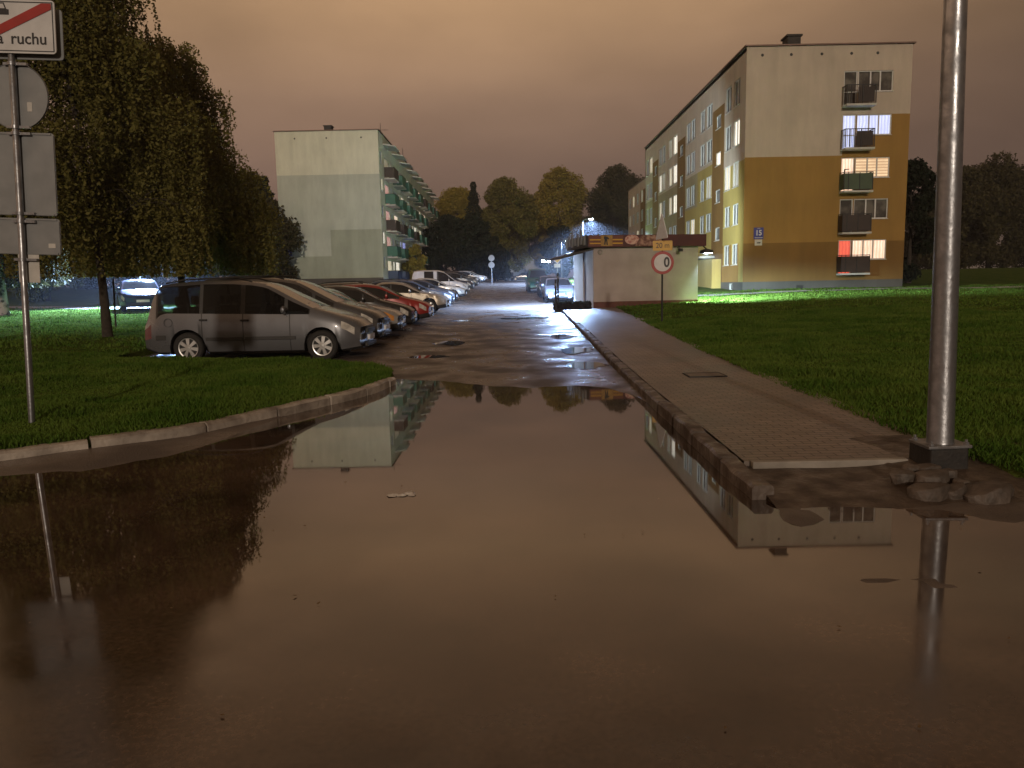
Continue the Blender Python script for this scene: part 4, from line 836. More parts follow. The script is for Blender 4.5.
def make_car(kind, name, label, x, y, z, rz, pt, group=None, cat='car', front=None, amber=False, lod=1, glass='glass', spokes=5, rails=False, trim=True, strip=False):
    sp_ = SPEC[kind]; L, W, H = sp_['L'], sp_['W'], sp_['H']; w0 = W / 2
    car = thing(name, label, cat, (x, y, z), rz, group)
    tt = [p[0] for p in sp_['top']]; tz = [p[1] for p in sp_['top']]; bt = [p[0] for p in sp_['belt']]; bz = [p[1] for p in sp_['belt']]
    offs = (-.018, -.009, 0, .009, .018)
    top = lambda t: sum(np.interp(min(max(t + d, 0), 1), tt, tz) for d in offs) / 5
    belt = lambda t: min(sum(np.interp(min(max(t + d, 0), 1), bt, bz) for d in offs) / 5, top(t) - .025)
    R = sp_['R']; Ra = R + .055
    keys = [0, 1, sp_['cowl'], sp_['ws'], sp_['rr'], sp_['rt'], sp_['tl'], *sp_['hl']] + [v for w in sp_['wins'] for v in w]
    for s in sp_['seams']: keys += [s - .0022, s + .0022]
    st = set(round(k, 4) for k in keys)
    ex = list(np.linspace(0, 1, 34)) + [.006, .012, .035, .05, .99, .975]
    for a in sp_['ax']: ex += [a + Ra / L * math.cos(k) for k in np.linspace(0, PI, 15)] + [a + Ra / L * .999, a - Ra / L * .999]
    for e in ex:
        e = float(min(max(e, 0), 1))
        if min(abs(e - q) for q in st) > .004: st.add(round(e, 4))
    st = sorted(st); zb0 = .19 if kind != 'cargo_van' else .22
    def ring(t):
        zt, zbel = top(t), belt(t)
        hw = w0 * (1 - .20 * max(0, 1 - t / .13) ** 2.2 - .10 * max(0, (t - .90) / .10) ** 2)
        zb = zb0 + .05 * max(0, 1 - t / .08) + .10 * max(0, (t - .93) / .07)
        arch = 0
        for a in sp_['ax']:
            dx = (t - a) * L
            if abs(dx) < Ra: arch = max(arch, R + math.sqrt(Ra * Ra - dx * dx))
        g = max(0, min(1, (zt - zbel - .05) / .55)); gh = max(zt - zbel, .02)
        zz = [zb, zb + .05, zb + .16, zb + .5 * (zbel - zb), zbel - min(.15, .36 * (zbel - zb)), zbel]
        yy = [.86, .955, .985, 1.0, .985, .955]
        zz = [max(q, arch - .0 + .004 * i) if arch else q for i, q in enumerate(zz)]
        y6 = hw * (.955 - .035 - .145 * g)
        pts = [(hw * a, q) for a, q in zip(yy, zz)]
        pts += [(y6, zbel + gh * (.60 + .28 * g)), (y6 - .05 - .06 * g, zbel + gh * (.93 + .035 * g)), ((y6 - .09) * .5, zt + .004), (0, zt + .010)]
        bend_f = .16 * max(0, 1 - t / .14); bend_r = .07 * max(0, (t - .88) / .12)
        return [(L / 2 - t * L - bend_f * (p[0] / w0) ** 2 * (1 if p[1] > .3 else .9) + bend_r * (p[0] / w0) ** 2, p[0], p[1]) for p in pts]
    rings = [ring(t) for t in st]; NR = len(rings[0])
    buckets = {}
    def q(key, mi, a, b, c, d): buckets.setdefault(key, []).append((mi, (a, b, c, d)))
    inw = lambda t: next((i for i, (a, b) in enumerate(sp_['wins']) if a - 1e-4 <= t < b - 1e-4), None)
    for i in range(len(st) - 1):
        t0, t1 = st[i], st[i + 1]; tm = (t0 + t1) / 2
        seam = any(abs(tm - s) < .0022 for s in sp_['seams'])
        for sgn in (1, -1):
            P = [[(a[0], a[1] * sgn, a[2]) for a in rg] for rg in (rings[i], rings[i + 1])]
            for j in range(NR - 1):
                key, mi = 'body', 0
                if j == 5 and inw(tm) is not None: key = ('window', inw(tm), sgn)
                elif j >= 7 and sp_['cowl'] < tm < sp_['ws']: key = 'windscreen'
                elif j >= 7 and sp_['rr'] < tm < sp_['rt']: key = 'rear_window'
                elif j == 4 and sp_['hl'][0] < tm < sp_['hl'][1]: key = ('headlight', sgn)
                elif j in (3, 4) and tm > sp_['tl']: key = ('tail_light', sgn)
                elif j == 0 or (seam and 1 <= j < 5): mi = 1
                elif j == 5 and sp_['cowl'] + .01 < tm < sp_['rr'] and inw(tm) is None: mi = 1 if kind != 'cargo_van' or tm < .55 else 0
                elif j == 6 and False: mi = 0
                elif j == 1 and trim: mi = 1
                q(key, mi, P[0][j], P[1][j], P[1][j + 1], P[0][j + 1])
            q('body', 1, P[0][0], (P[0][0][0], 0, P[0][0][2]), (P[1][0][0], 0, P[1][0][2]), P[1][0])
    for rg in (rings[0], rings[-1]):                                  # nose and tail faces
        for j in range(NR - 1):
            a, b = rg[j], rg[j + 1]; q('body', 1 if j < 1 else 0, (a[0], a[1], a[2]), (b[0], b[1], b[2]), (b[0], -b[1], b[2]), (a[0], -a[1], a[2]))
    def emit(key, nm, mts):
        m = MB()
        for mi, vs in buckets.get(key, []): m.cur = mi; m.add(vs, [(0, 1, 2, 3)])
        me = bpy.data.meshes.new(nm); me.from_pydata(m.v, [], m.f)
        for k in mts: me.materials.append(M[k] if isinstance(k, str) else k)
        me.polygons.foreach_set('material_index', m.mi)
        bm = bmesh.new(); bm.from_mesh(me); bmesh.ops.remove_doubles(bm, verts=bm.verts, dist=.0006); bmesh.ops.recalc_face_normals(bm, faces=bm.faces); bm.to_mesh(me); bm.free()
        me.shade_smooth(); me.set_sharp_from_angle(angle=rad(32))
        o = bpy.data.objects.new(nm, me); COL.objects.link(o); o.parent = car; return o
    body = emit('body', 'body', [pt, 'plastic'])
    for key in list(buckets):
        if key == 'body': continue
        if key == 'windscreen': emit(key, 'windscreen', ['glass'])
        elif key == 'rear_window': emit(key, 'rear_window', [glass])
        elif key[0] == 'window': emit(key, 'window', [glass])
        elif key[0] == 'headlight': emit(key, 'headlight', ['amber' if amber else 'headlight'])
        elif key[0] == 'tail_light': emit(key, 'tail_light', ['taillight'])
    X = lambda t: L / 2 - t * L
    # grille, plate, lower intake, badge disc
    nz_ = top(0)
    m = MB(); m.box(X(0) - .04, X(0) + .012, -w0 * .44, w0 * .44, nz_ - .15, nz_ - .045); m.build('grille', 'plastic', car, bevel=.01)
    m = MB(); m.box(X(0) - .04, X(0) + .014, -w0 * .55, w0 * .55, .27, .36); m.build('lower_intake', 'plastic', car, bevel=.01)
    m = MB(); m.box(X(0) - .03, X(0) + .026, -.26, .26, .40, .51); m.build('licence_plate', 'plate', car)
    m = MB(); m.box(X(1) - .03, X(1) + .03, -.26, .26, .66, .77); m.build('licence_plate', 'plate', car)
    for sgn in (1, -1):
        tmir = sp_['wins'][0][1] if kind != 'minivan' else .345
        zm = belt(tmir) + .07; xm = X(tmir); ym = w0 * .93 * sgn
        m = MB(); m.lathe([(0, -.10), (.06, -.095), (.09, -.06), (.1, 0), (.09, .06), (.06, .095), (0, .10)], 12, 1); m.v = [(xm + p[0] * .55, ym + sgn * .12 + p[1], zm + p[2] * .85 + .02) for p in m.v]
        mir = m.build('mirror', pt, car, smooth=True)
        m = MB(); m.box(xm - .03, xm + .03, min(ym, ym + sgn * .08), max(ym, ym + sgn * .08), zm - .06, zm - .02); m.build('mirror_stalk', 'plastic', mir)
        if lod > 0:
            for s in sp_['seams'][1:2] + ([sp_['seams'][2]] if kind in ('minivan', 'wagon', 'sedan') and len(sp_['seams']) > 2 else []):
                xh = X(s - .028) - .09; zh = belt(s) - .13
                m = MB(); m.box(xh - .08, xh + .08, min(w0 * .985 * sgn, (w0 + .03) * sgn), max(w0 * .985 * sgn, (w0 + .03) * sgn), zh - .018, zh + .018); m.build('door_handle', 'plastic', car, bevel=.008)
    if strip:
        for sgn in (1, -1):
            m = MB()
            for a, b in ((.30, .53), (.54, .705)): m.box(X(b), X(a), min(w0 * .99 * sgn, (w0 + .012) * sgn), max(w0 * .99 * sgn, (w0 + .012) * sgn), .47, .54)
            m.box(X(.93), X(.885), min(w0 * .97 * sgn, (w0 + .006) * sgn), max(w0 * .97 * sgn, (w0 + .006) * sgn), .50, .60)
            m.build('rubbing_strip', 'plastic', car, bevel=.006)
        m = MB(); m.lathe([(.082, -.002), (.09, -.002), (.09, .03), (.082, .03)], 24, 1, c=(X(.87), -w0 + .0, .86)); m.build('fuel_flap', 'plastic', car)
        m = MB(); m.tube([(X(.25), .30, 1.165), (X(.265), .0, 1.205), (X(.262), -.45, 1.20)], .012, 6); m.tube([(X(.245), .55, 1.14), (X(.27), .35, 1.215)], .012, 6); m.build('wiper', 'plastic', car)
    if rails:
        for sgn in (1, -1):
            ts = [.50, .56, .66, .8, .89]; m = MB(); m.tube([(X(t), sgn * (w0 * .78 - .06), top(t) + (.045 if 0 < i < 4 else .0)) for i, t in enumerate(ts)], .017, 8); m.build('roof_rail', 'plastic', car, smooth=True)
    if glass == 'seeglass':
        for t, ys_, h in ((.46, (-.42, .42), .74), (.66, (-.5, 0, .5), .74), (.86, (-.4, .4), .72)):
            for yy_ in ys_:
                m = MB(); m.prism(rrect(yy_ - .21, yy_ + .21, .45, .45 + h, .08), 0, X(t) - .06, X(t) + .06); m.prism(rrect(yy_ - .12, yy_ + .12, .49 + h, .68 + h, .06), 0, X(t) - .04, X(t) + .04); m.build('seat', 'seat', car)
        m = MB(); m.box(X(.95), X(.24), -w0 * .84, w0 * .84, .36, .42); m.box(X(.31), X(.24), -w0 * .82, w0 * .82, .42, .98); m.build('cabin_floor', 'seat', car)
    # wheels
    wname = []
    n = 30 if lod > 0 else 16
    for a in sp_['ax']:
        for sgn in (1, -1):
            we = part_empty('wheel', car, (X(a), sgn * (w0 - .125), R))
            if wname:
                for src in wname:
                    c_ = src.copy(); COL.objects.link(c_); c_.parent = we
                    if sgn < 0: pass
                we.rotation_euler = (0, 0.35 * a, 0 if sgn > 0 else PI); continue
            m = MB(); m.lathe([(R * .64, -.10), (R * .9, -.105), (R * .985, -.08), (R, -.04), (R, .04), (R * .985, .08), (R * .9, .108), (R * .70, .104), (R * .655, .085)], n, 1); wname.append(m.build('tyre', 'tyre', we, smooth=True))
            m = MB(); m.lathe([(R * .66, .10), (R * .66, .082), (R * .60, .078), (R * .60, .02), (R * .64, .02)], n, 1)
            for k in range(spokes):
                an = 2 * PI * k / spokes; ca, sa = math.cos(an), math.sin(an); w1, w2 = R * .075, R * .12
                vs = []
                for (r0, ww, d) in ((R * .10, w1, .085), (R * .60, w2, .078)):
                    for e in (-1, 1):
                        for dd in (d, d - .03): vs.append((ca * r0 - sa * ww * e, dd, sa * r0 + ca * ww * e))
                m.add(vs, [(0, 2, 6, 4), (1, 5, 7, 3), (0, 4, 5, 1), (2, 3, 7, 6)])
            m.lathe([(0, .092), (R * .13, .09), (R * .17, .08), (R * .17, .05)], n, 1); rim = m.build('rim', 'rim', we, smooth=True, sharp=30); wname.append(rim)
            m = MB(); m.lathe([(0, .03), (R * .62, .03), (R * .62, .01), (0, .01)], n, 1); wname.append(m.build('brake_disc', 'rimdark', we))
            if sgn < 0: we.rotation_euler = (0, 0, PI)
    return car
g1 = 'cars parked side by side along the left of the road'
P_ = {k: paint(k, c, mt) for k, c, mt in [('silver_grey', (.15, .155, .17), .45), ('graphite', (.085, .085, .09), .4), ('silver', (.42, .42, .42), .5), ('black', (.018, .018, .02), .2), ('red', (.30, .016, .014), .1), ('champagne', (.48, .43, .36), .45),
        ('navy', (.02, .028, .06), .3), ('cream', (.55, .50, .40), .2), ('white', (.66, .66, .66), 0), ('slate', (.10, .12, .15), .4), ('blue', (.02, .03, .07), .4), ('teal', (.03, .17, .15), .3), ('steel', (.30, .33, .40), .5), ('brown', (.09, .06, .045), .3)]}
def parkz(y): return float(road_z(-5.2, y)) - .012
make_car('minivan', 'minivan', 'silver grey minivan with roof rails, nearest of the parked row, half on the lawn', -5.42, 17.0, parkz(17.0) - .03, rad(-1.0), P_['silver_grey'], g1, 'minivan', glass='seeglass', spokes=7, rails=True, trim=False, strip=True)
row = [('minivan', 'graphite', -3.0, 19.5, 'dark graphite minivan parked just behind the silver grey one', False, True, 'minivan'),
       ('wagon', 'silver', -2.95, 22.1, 'silver estate car with amber front lights between a dark minivan and a black car', True, True, 'car'),
       ('hatch', 'black', -3.0, 24.5, 'black hatchback parked between the silver estate and the red car', False, False, 'car'),
       ('hatch', 'red', -2.75, 27.6, 'bright red hatchback, the only red car in the row', False, False, 'car'),
       ('wagon', 'brown', -3.35, 30.8, 'dark brown estate car tucked between the red hatchback and the champagne car', False, True, 'car'),
       ('sedan', 'champagne', -2.75, 35.2, 'champagne coloured saloon parked beyond the red hatchback', False, False, 'car'),
       ('wagon', 'slate', -2.95, 40.5, 'slate grey estate car parked just beyond the champagne saloon', False, True, 'car'),
       ('hatch', 'graphite', -3.0, 45.2, 'graphite hatchback with its nose before the cream saloon', False, False, 'car'),
       ('sedan', 'cream', -2.75, 49.6, 'cream saloon parked in front of the white panel van', False, False, 'car'),
       ('cargo_van', 'white', -2.9, 56.5, 'tall white panel van standing above the parked cars', False, False, 'van'),
       ('sedan', 'navy', -2.9, 63, 'navy saloon parked just beyond the white panel van', False, False, 'car'),
       ('hatch', 'slate', -2.8, 70, 'slate grey hatchback, second beyond the white panel van', False, False, 'car'),
       ('wagon', 'black', -2.9, 78, 'black estate car far along the row before the last pale cars', False, False, 'car'),
       ('hatch', 'champagne', -2.8, 88, 'champagne hatchback next to last in the far end of the row', False, False, 'car'),
       ('wagon', 'white', -2.8, 98, 'white estate car, farthest of the parked row beside two round signs', False, False, 'car')]
for kd, pc, nx_, y, lb, am, rl, cat in row:
    L = SPEC[kd]['L']
    make_car(kd, {'minivan': 'minivan', 'hatch': 'hatchback', 'wagon': 'estate_car', 'sedan': 'saloon_car', 'cargo_van': 'panel_van'}[kd], lb, nx_ - L / 2 - random.uniform(0, .12), y, parkz(y), rad(random.uniform(-3, 3)), P_[pc], g1, cat, amber=am, lod=1 if y < 45 else 0, rails=rl, spokes=random.choice([5, 6, 8]))
g2 = 'cars parked along the right side of the road'
for kd, pc, x, y, lb in (('sedan', 'steel', 2.86, 46.7, 'silver blue saloon facing the camera, nearest of the cars beyond the kiosk'),
                         ('hatch', 'navy', 2.75, 53.5, 'dark blue hatchback parked behind the silver blue saloon'),
                         ('cargo_van', 'teal', 2.2, 62, 'teal green van parked behind the dark blue hatchback')):
    make_car(kd, {'sedan': 'saloon_car', 'hatch': 'hatchback', 'cargo_van': 'panel_van'}[kd], lb, x, y, float(zr(y)), rad(-90 + random.uniform(-2, 2)), P_[pc], g2, 'van' if kd == 'cargo_van' else 'car', lod=0)
make_car('wagon', 'estate_car', 'dark estate car standing sideways across the end of the road', 2.4, 132, float(zr(132)), rad(180), P_['black'], lod=0)
make_car('hatch', 'hatchback', 'pale hatchback at the road end before the white gabled house', -1.3, 128, float(zr(128)), rad(-90), P_['white'], lod=0)
make_car('sedan', 'saloon_car', 'dark blue saloon under the bright lamp behind the birch trees', -17.0, 35.6, float(lawn_l(-17.0, 35.6)) + .0, rad(-62), P_['blue'], lod=0)

# ---------------------------------------------------------------- trees
def tree(name, label, loc, H_, spread, trunk_r, crown0, nleaf, leafsize, leafm, bark='bark', seed=1, group=None, weeping=False, blobs=26, shape='round', lean=(0, 0), cat='tree'):
    r = random.Random(seed); g = np.random.default_rng(seed)
    t = thing(name, label, cat, loc, r.uniform(0, 6.28) if not weeping else 0, group)
    m = MB(); ends = []
    def branch(p, d, L, rr, depth):
        pts = [p]; q = Vector(p); d = Vector(d).normalized(); n = 6
        for k in range(n):
            d = (d + Vector((r.uniform(-.16, .16), r.uniform(-.16, .16), r.uniform(-.02, .12) - (.10 * depth if weeping else 0)))).normalized()
            q = q + d * (L / n); pts.append(q.copy())
        m.tube(pts, [max(rr * (1 - .8 * k / n), .006) for k in range(n + 1)], 7 if depth < 2 else 5, cap=False)
        ends.extend(pts[3:])
        if depth < 3:
            for k in range(3 if depth else 0):
                i = r.randint(2, n); a = r.uniform(0, 6.28); u = Vector((math.cos(a), math.sin(a), r.uniform(.1, .7)))
                branch(pts[i], (d * .6 + u).normalized(), L * r.uniform(.45, .65), rr * .45, depth + 1)
        return pts
    top_ = Vector((lean[0], lean[1], H_ * .92))
    n = 9; tp = []
    for k in range(n + 1):
        f = k / n; tp.append(Vector((lean[0] * f * f + r.uniform(-.1, .1) * f * trunk_r * 6, lean[1] * f + r.uniform(-.1, .1) * f * trunk_r * 6, H_ * .92 * f)))
    m.tube(tp, [trunk_r * (1.25 if k == 0 else 1) * (1 - .9 * k / n) + .01 for k in range(n + 1)], 12, cap=False)
    for k in range(2, n):
        for _ in range(2 if shape != 'cone' else 0):
            f = k / n
            if tp[k].z < crown0 * .8: continue
            a = r.uniform(0, 6.28); branch(tp[k], (math.cos(a), math.sin(a), r.uniform(.3, .9)), spread * (1.0 - .55 * f) * r.uniform(.6, .95), trunk_r * .42 * (1 - .6 * f), 1)
    m.build('trunk', bark, t, smooth=True)
    hc = H_ - crown0; P = []
    if shape == 'cone':
        nn = nleaf; zf = g.uniform(0, 1, nn) ** 1.35; tier = .82 + .18 * np.sin(zf * 46 + g.uniform(0, .8, nn)); a = g.uniform(0, 6.28, nn); rad_ = (spread * (1 - zf) ** .8 * g.uniform(.4, 1.2, nn) ** .8 + .25) * tier * (1 + .13 * np.sin(a * 5 + zf * 20))
        P = np.stack([rad_ * np.cos(a), rad_ * np.sin(a), crown0 + hc * zf - .12 * rad_], 1)
    else:
        cs = []
        for k in range(blobs):
            a = r.uniform(0, 6.28); f = r.random() ** (1.15 if weeping else .9)
            prof = math.sin(PI * min(.98, (.34 if weeping else .16) + f * (.63 if weeping else .82))) ** (1.05 if weeping else .6)
            if shape == 'spire': prof = (1 - .93 * f) ** .75
            rr = spread * prof * math.sqrt(r.uniform(.15, 1)) * .82
            cs.append((rr * math.cos(a) + lean[0] * f, rr * math.sin(a) + lean[1] * f, crown0 + hc * (f * .90 + .04), r.uniform(.16, .32) * spread * ((1 - .6 * f) if shape == 'spire' else 1)))
        tot = sum(c[3] ** 2 for c in cs); out = []
        for cx, cy, cz, cr in cs:
            k = int(nleaf * cr * cr / tot); d = g.normal(size=(k, 3)); d /= np.linalg.norm(d, axis=1)[:, None]
            rad_ = cr * g.uniform(.25, 1.12, k) ** .5 * (1 + .22 * np.sin(d[:, 0] * 5 + cx * 3) * np.sin(d[:, 1] * 4 + cy * 2))
            out.append(d * rad_[:, None] * np.array([1, 1, .85]) + np.array([cx, cy, cz]))
        P = np.concatenate(out)
        if weeping:
            ns = 5200; base = P[g.integers(0, len(P), ns)]; ln = g.uniform(.5, 2.1, ns); S_ = []
            for b, l in zip(base, ln):
                k = int(l * 18); f = np.linspace(0, 1, k); dx, dy = g.uniform(-.3, .3, 2)
                S_.append(np.stack([b[0] + dx * f + g.normal(0, .035, k), b[1] + dy * f + g.normal(0, .035, k), b[2] - l * f], 1))
            P = np.concatenate([P[g.uniform(size=len(P)) < .45]] + S_)
        P = P[P[:, 2] > crown0 * .72]
    leaf_cloud(P, leafsize, 'crown', leafm, t)
    return t
gl_ = lambda x, y: float(lawn_l(x, y))
tree('birch_tree', 'tall dense birch with brownish leaves, its dark trunk between the signpost and the minivan', (-11.0, 21.0, gl_(-11, 21) - .1), 13.8, 3.3, .105, 2.35, 140000, .05, 'leaf_brown', seed=11, weeping=True, blobs=80, group='birch trees on the left lawn', lean=(-1.5, 0))
tree('birch_tree', 'smaller weeping birch with olive leaves, between the tall birch and the pale green block', (-11.5, 27.2, gl_(-11.5, 27.2) - .1), 10.2, 4.05, .12, 2.4, 130000, .052, 'leaf_birch', seed=23, weeping=True, blobs=75, shape='spire', group='birch trees on the left lawn', lean=(0, 0))
tree('birch_tree', 'pale trunked birch farther back at the left edge, seen past the signpost', (-21.6, 33.0, gl_(-21.6, 33) - .1), 10.5, 3.4, .16, 1.8, 40000, .09, 'leaf_dark', bark='birchbark', seed=31, weeping=True, blobs=26, group='birch trees on the left lawn')
st_ = thing('tree_stake', 'thin slanting support stake in the bright grass left of the tall birch', 'stake', (-12.3, 24.0, gl_(-12.3, 24) - .2))
m = MB(); m.tube([(0, 0, 0), (.05, 0, 1.75)], .028, 8); m.build('stake', 'bark', st_); m = MB(); m.tube([(.04, 0, 1.3), (.5, -.2, 1.25)], .012, 6); m.build('tie', 'plastic', st_)
bg = [('broad_tree', 'olive', 'large rounded olive tree rising highest behind the road end', (9.6, 152), 21.5, 6.6, 2.5, 'round', 'leaf_olive'),
      ('broad_tree', 'br', 'brown leaved tree left of the large rounded olive tree', (-.6, 140), 18.0, 6.2, 2, 'round', 'leaf_brown'),
      ('broad_tree', 'br2', 'dull brown tree at the middle of the tree line behind the house', (4.2, 168), 18.5, 5.2, 2, 'round', 'leaf_brown'),
      ('broad_tree', 'ol2', 'yellowish tree just right of the green balconied block', (-9.2, 145), 17.0, 5.6, 2, 'round', 'leaf_olive'),
      ('broad_tree', 'dk', 'dark tree between the large rounded tree and the cream block', (19.5, 146), 20.0, 6.2, 2, 'round', 'leaf_dark'),
      ('broad_tree', 'dk3', 'dark tree peeping out behind the cream set back block', (25.0, 165), 21.0, 7, 2, 'round', 'leaf_dark'),
      ('spruce_tree', 'sp', 'narrow spruce spire between the two autumn trees', (-6.1, 138), 17.2, 3.1, 1, 'cone', 'leaf_conifer'),
      ('spruce_tree', 'sp2', 'dark spruce standing against the left edge of the pale green block', (-26.0, 84), 11.5, 2.5, .5, 'cone', 'leaf_conifer'),
      ('conifer_tree', 'cf', 'dark conifer hugging the right corner of the ochre block', (26.2, 51.0), 7.9, 2.5, .2, 'column', 'leaf_conifer')]
bg += [('dark_tree', 'd', l, p, h, s, .4, 'round', 'leaf_conifer') for l, p, h, s in (
      ('low dark tree beside the far end of the balconied block', (-9.6, 118), 9.5, 4.2), ('low dark tree mass left of the far house', (-5.2, 112), 9.0, 4.4), ('small dark tree just left of the white gabled house', (-2.4, 124), 7.0, 3.4),
      ('dark tree hanging over the right side of the white gabled house', (8.4, 140), 9.5, 3.8))]
bg += [('shrub', 's', 'olive shrub in front of the balconied facade', (-11.4, 94), 4.6, 1.7, .2, 'round', 'leaf_olive'),
       ('shrub', 's', 'pale green shrub lit by the lamps behind the parked cars on the right', (5.8, 58), 3.3, 1.7, .2, 'round', 'leaf_green'),
       ('shrub', 's', 'small lit shrub beside the kiosk awning', (4.9, 51), 2.2, 1.0, .1, 'round', 'leaf_green'),
       ('shrub', 's', 'green shrub lit by a lamp at the left corner of the pale green block', (-20.0, 61), 4.4, 2.2, .2, 'round', 'leaf_green'),
       ('shrub', 's', 'dark shrub behind the parked minivan beside the lit shrub', (-16.8, 52), 3.6, 1.8, .2, 'round', 'leaf_dark'),
       ('shrub', 's', 'dark green shrub at the far left behind the bright lawn', (-31.0, 52), 5.5, 3.2, .2, 'round', 'leaf_green'),
       ('shrub', 's', 'low shrub on the left behind the path between two dark trees', (-27, 60), 4.0, 3.0, .2, 'round', 'leaf_dark')]
bg += [('broad_tree', 'e', l, p, h, s, 0.2, 'round', 'leaf_dark') for l, p, h, s in (
      ('dark tree at the left edge behind the pale trunked birch', (-38, 58), 12, 5), ('dark tree behind the tall birch, left of the blue lit car', (-27.5, 70), 12.5, 5), ('dark tree behind the weeping birch', (-30, 92), 13, 5), ('dark tree filling the gap left of the tall birch trunk', (-41, 80), 12, 6), ('dark tree low behind the car under the lamp', (-25.5, 79), 9, 4.5), ('dark tree at the far left, third behind the path', (-47, 74), 13, 6), ('dark tree behind the minivan, left of the lit shrub', (-28, 76), 8, 4),
      ('bare topped dark tree, nearest to the steel lamp column on its right', (60, 104), 13.0, 5.5), ('dark tree second to the right of the lamp column', (69, 112), 15.5, 6.5), ('dark tree at the right edge of the view', (79, 116), 16.5, 7),
      ('low dark tree half hidden by the lamp column', (56, 122), 11.0, 5), ('dark tree beyond the right edge of the lawn', (92, 112), 15, 7), ('dark tree beyond the left edge of the lawn', (-52, 62), 13, 6), ('far dark tree on the right between taller crowns', (73, 140), 13, 7))]
protos = {}
for i, (nm, key, lb, (x, y), h, s, c0, shp, lm) in enumerate(bg):
    z = float(lawn_r(x, y) if x > 6 else lawn_l(x, y)) - .1
    far = y > 75
    shape = 'round' if shp == 'column' else shp
    n = 42000 if s > 5 else (22000 if s > 3 else 9000)
    tree(nm, lb, (x, y, z), h, s, .32 if h > 12 else .16, c0, (5200 if shp == 'cone' else n) if shp != 'column' else 14000, (.19 if far else .11) if shp != 'column' else .12, lm, seed=100 + i, blobs=70 if s > 4 else 26, shape=shape, cat='shrub' if nm == 'shrub' else 'tree',
         group={'broad_tree': 'broad trees in the background', 'dark_tree': 'low dark trees at the road end', 'shrub': 'shrubs about the lawns', 'spruce_tree': 'spruces', 'conifer_tree': None}[nm])

# ---------------------------------------------------------------- small far signs
def post_sign(name, label, loc, h, plates, group=None):
    t = thing(name, label, 'road sign', loc, 0, group)
    m = MB(); m.lathe([(0, 0), (.04, 0), (.04, h), (0, h)], 10, 2); m.build('pole', 'galv', t, smooth=True)
    for kind_, z, r, mm in plates:
        if kind_ == 'round': m = MB(); m.lathe([(0, -.06), (r, -.06), (r, -.045), (0, -.045)], 28, 1, c=(0, 0, z)); o = m.build('round_plate', mm, t, smooth=True)
        elif kind_ == 'diamond':
            m = MB(); m.prism([(0, -r + z), (r, z), (0, r + z), (-r, z)], 1, -.06, -.045); o = m.build('diamond_plate', 'signwhite', t)
            m = MB(); q = r * .78; m.prism([(0, -q + z), (q, z), (0, q + z), (-q, z)], 1, -.066, -.061); m.build('yellow_centre', mm, o)
        else: m = MB(); m.prism(rrect(-r, r, z - r * .6, z + r * .6), 1, -.06, -.045); m.build('plate', mm, t)
post_sign('road_sign', 'thin post with two pale round plates at the far end of the parked row', (-2.0, 86, float(zr(86)) - .1), 3.3, [('round', 2.95, .34, 'signgrey'), ('round', 2.2, .34, 'signgrey')])
post_sign('priority_sign', 'yellow diamond priority sign over the parked cars left of the kiosk', (4.9, 80, float(zr(80)) - .1), 3.6, [('diamond', 2.55, .42, 'signyellow'), ('plate', 1.95, .32, 'signwhite')])

# ---------------------------------------------------------------- lit lamps, and added lights at the kiosk
def point(name, loc, power, col, r=.12, parent=None, spot=None, rot=None):
    l = bpy.data.lights.new(name, 'SPOT' if spot else 'POINT'); l.energy = power; l.color = col; l.shadow_soft_size = r
    if spot: l.spot_size = rad(spot); l.spot_blend = .5
    o = bpy.data.objects.new(name, l); COL.objects.link(o); o.location = loc
    if rot: o.rotation_euler = rot
    if parent: o.parent = parent
    return o
LED = (.38, .58, 1.0)
def street_lamp(label, x, y, z0, h, power, arm=-1.2, group='lit street lamps', cone=148, tilt=None):
    t = thing('street_lamp', label, 'street lamp', (x - arm, y, z0), 0, group)
    m = MB(); m.lathe([(0, 0), (.09, 0), (.055, h), (0, h)], 14, 2); m.build('pole', 'galv', t, smooth=True)
    m = MB(); m.tube([(0, 0, h - .05), (arm * .3, 0, h + .12), (arm * .75, 0, h + .15)], .035, 8); m.build('arm', 'galv', t, smooth=True)
    hd = MB().box(min(arm * .7, arm * 1.25), max(arm * .7, arm * 1.25), -.14, .14, h + .12, h + .2).build('lamp_head', 'signgrey', t, bevel=.02)
    MB().box(min(arm * .75, arm * 1.2), max(arm * .75, arm * 1.2), -.11, .11, h + .07, h + .117).build('lamp_lens', 'led', hd)
    point('lamp_light', (arm, 0, h - .05), power, LED, .15, t, spot=cone, rot=tilt)
street_lamp('bright white lit street lamp above the kiosk roof', 8.75, 83, 1.7, 6.5, 75000, arm=.9, cone=158)
street_lamp('smaller lit street lamp farther off, left of the brightest one', 9.6, 130, 2.2, 6.3, 16000, arm=.9, cone=170)
street_lamp('low lit lamp on a short post just above the kiosk awning', 3.05, 40.4, .42, 2.85, 13000, arm=-.4, cone=175)
street_lamp('lit lamp on a short post shining through the birch leaves', -17.9, 38.8, float(lawn_l(-17.9, 38.8)), 4.3, 46000, arm=.6, cone=118, tilt=(rad(-28), 0, 0))
street_lamp('lit lamp behind the birches near the left corner of the pale green block', -22.0, 66, float(lawn_l(-22, 66)), 4.2, 7000, arm=.7, cone=105)
point('awning_light', (-1.4, KD + .12, 2.38), 4500, LED, .1, kl, spot=150, rot=(rad(42), 0, rad(18)))
point('awning_light', (-1.45, 1.2, 2.34), 1100, LED, .1, kl, spot=128, rot=(0, rad(48), 0))  # second light without a fixture, added to brighten the near road
point('flood_light', (KW + .42, 0, 2.625), 8000, (.60, .88, .95), .02, fl_, spot=150, rot=(rad(35), 0, rad(-62)))
kb = part_empty('added_rear_lamp', K)  # no lamp known here; added to light the ochre block's facade
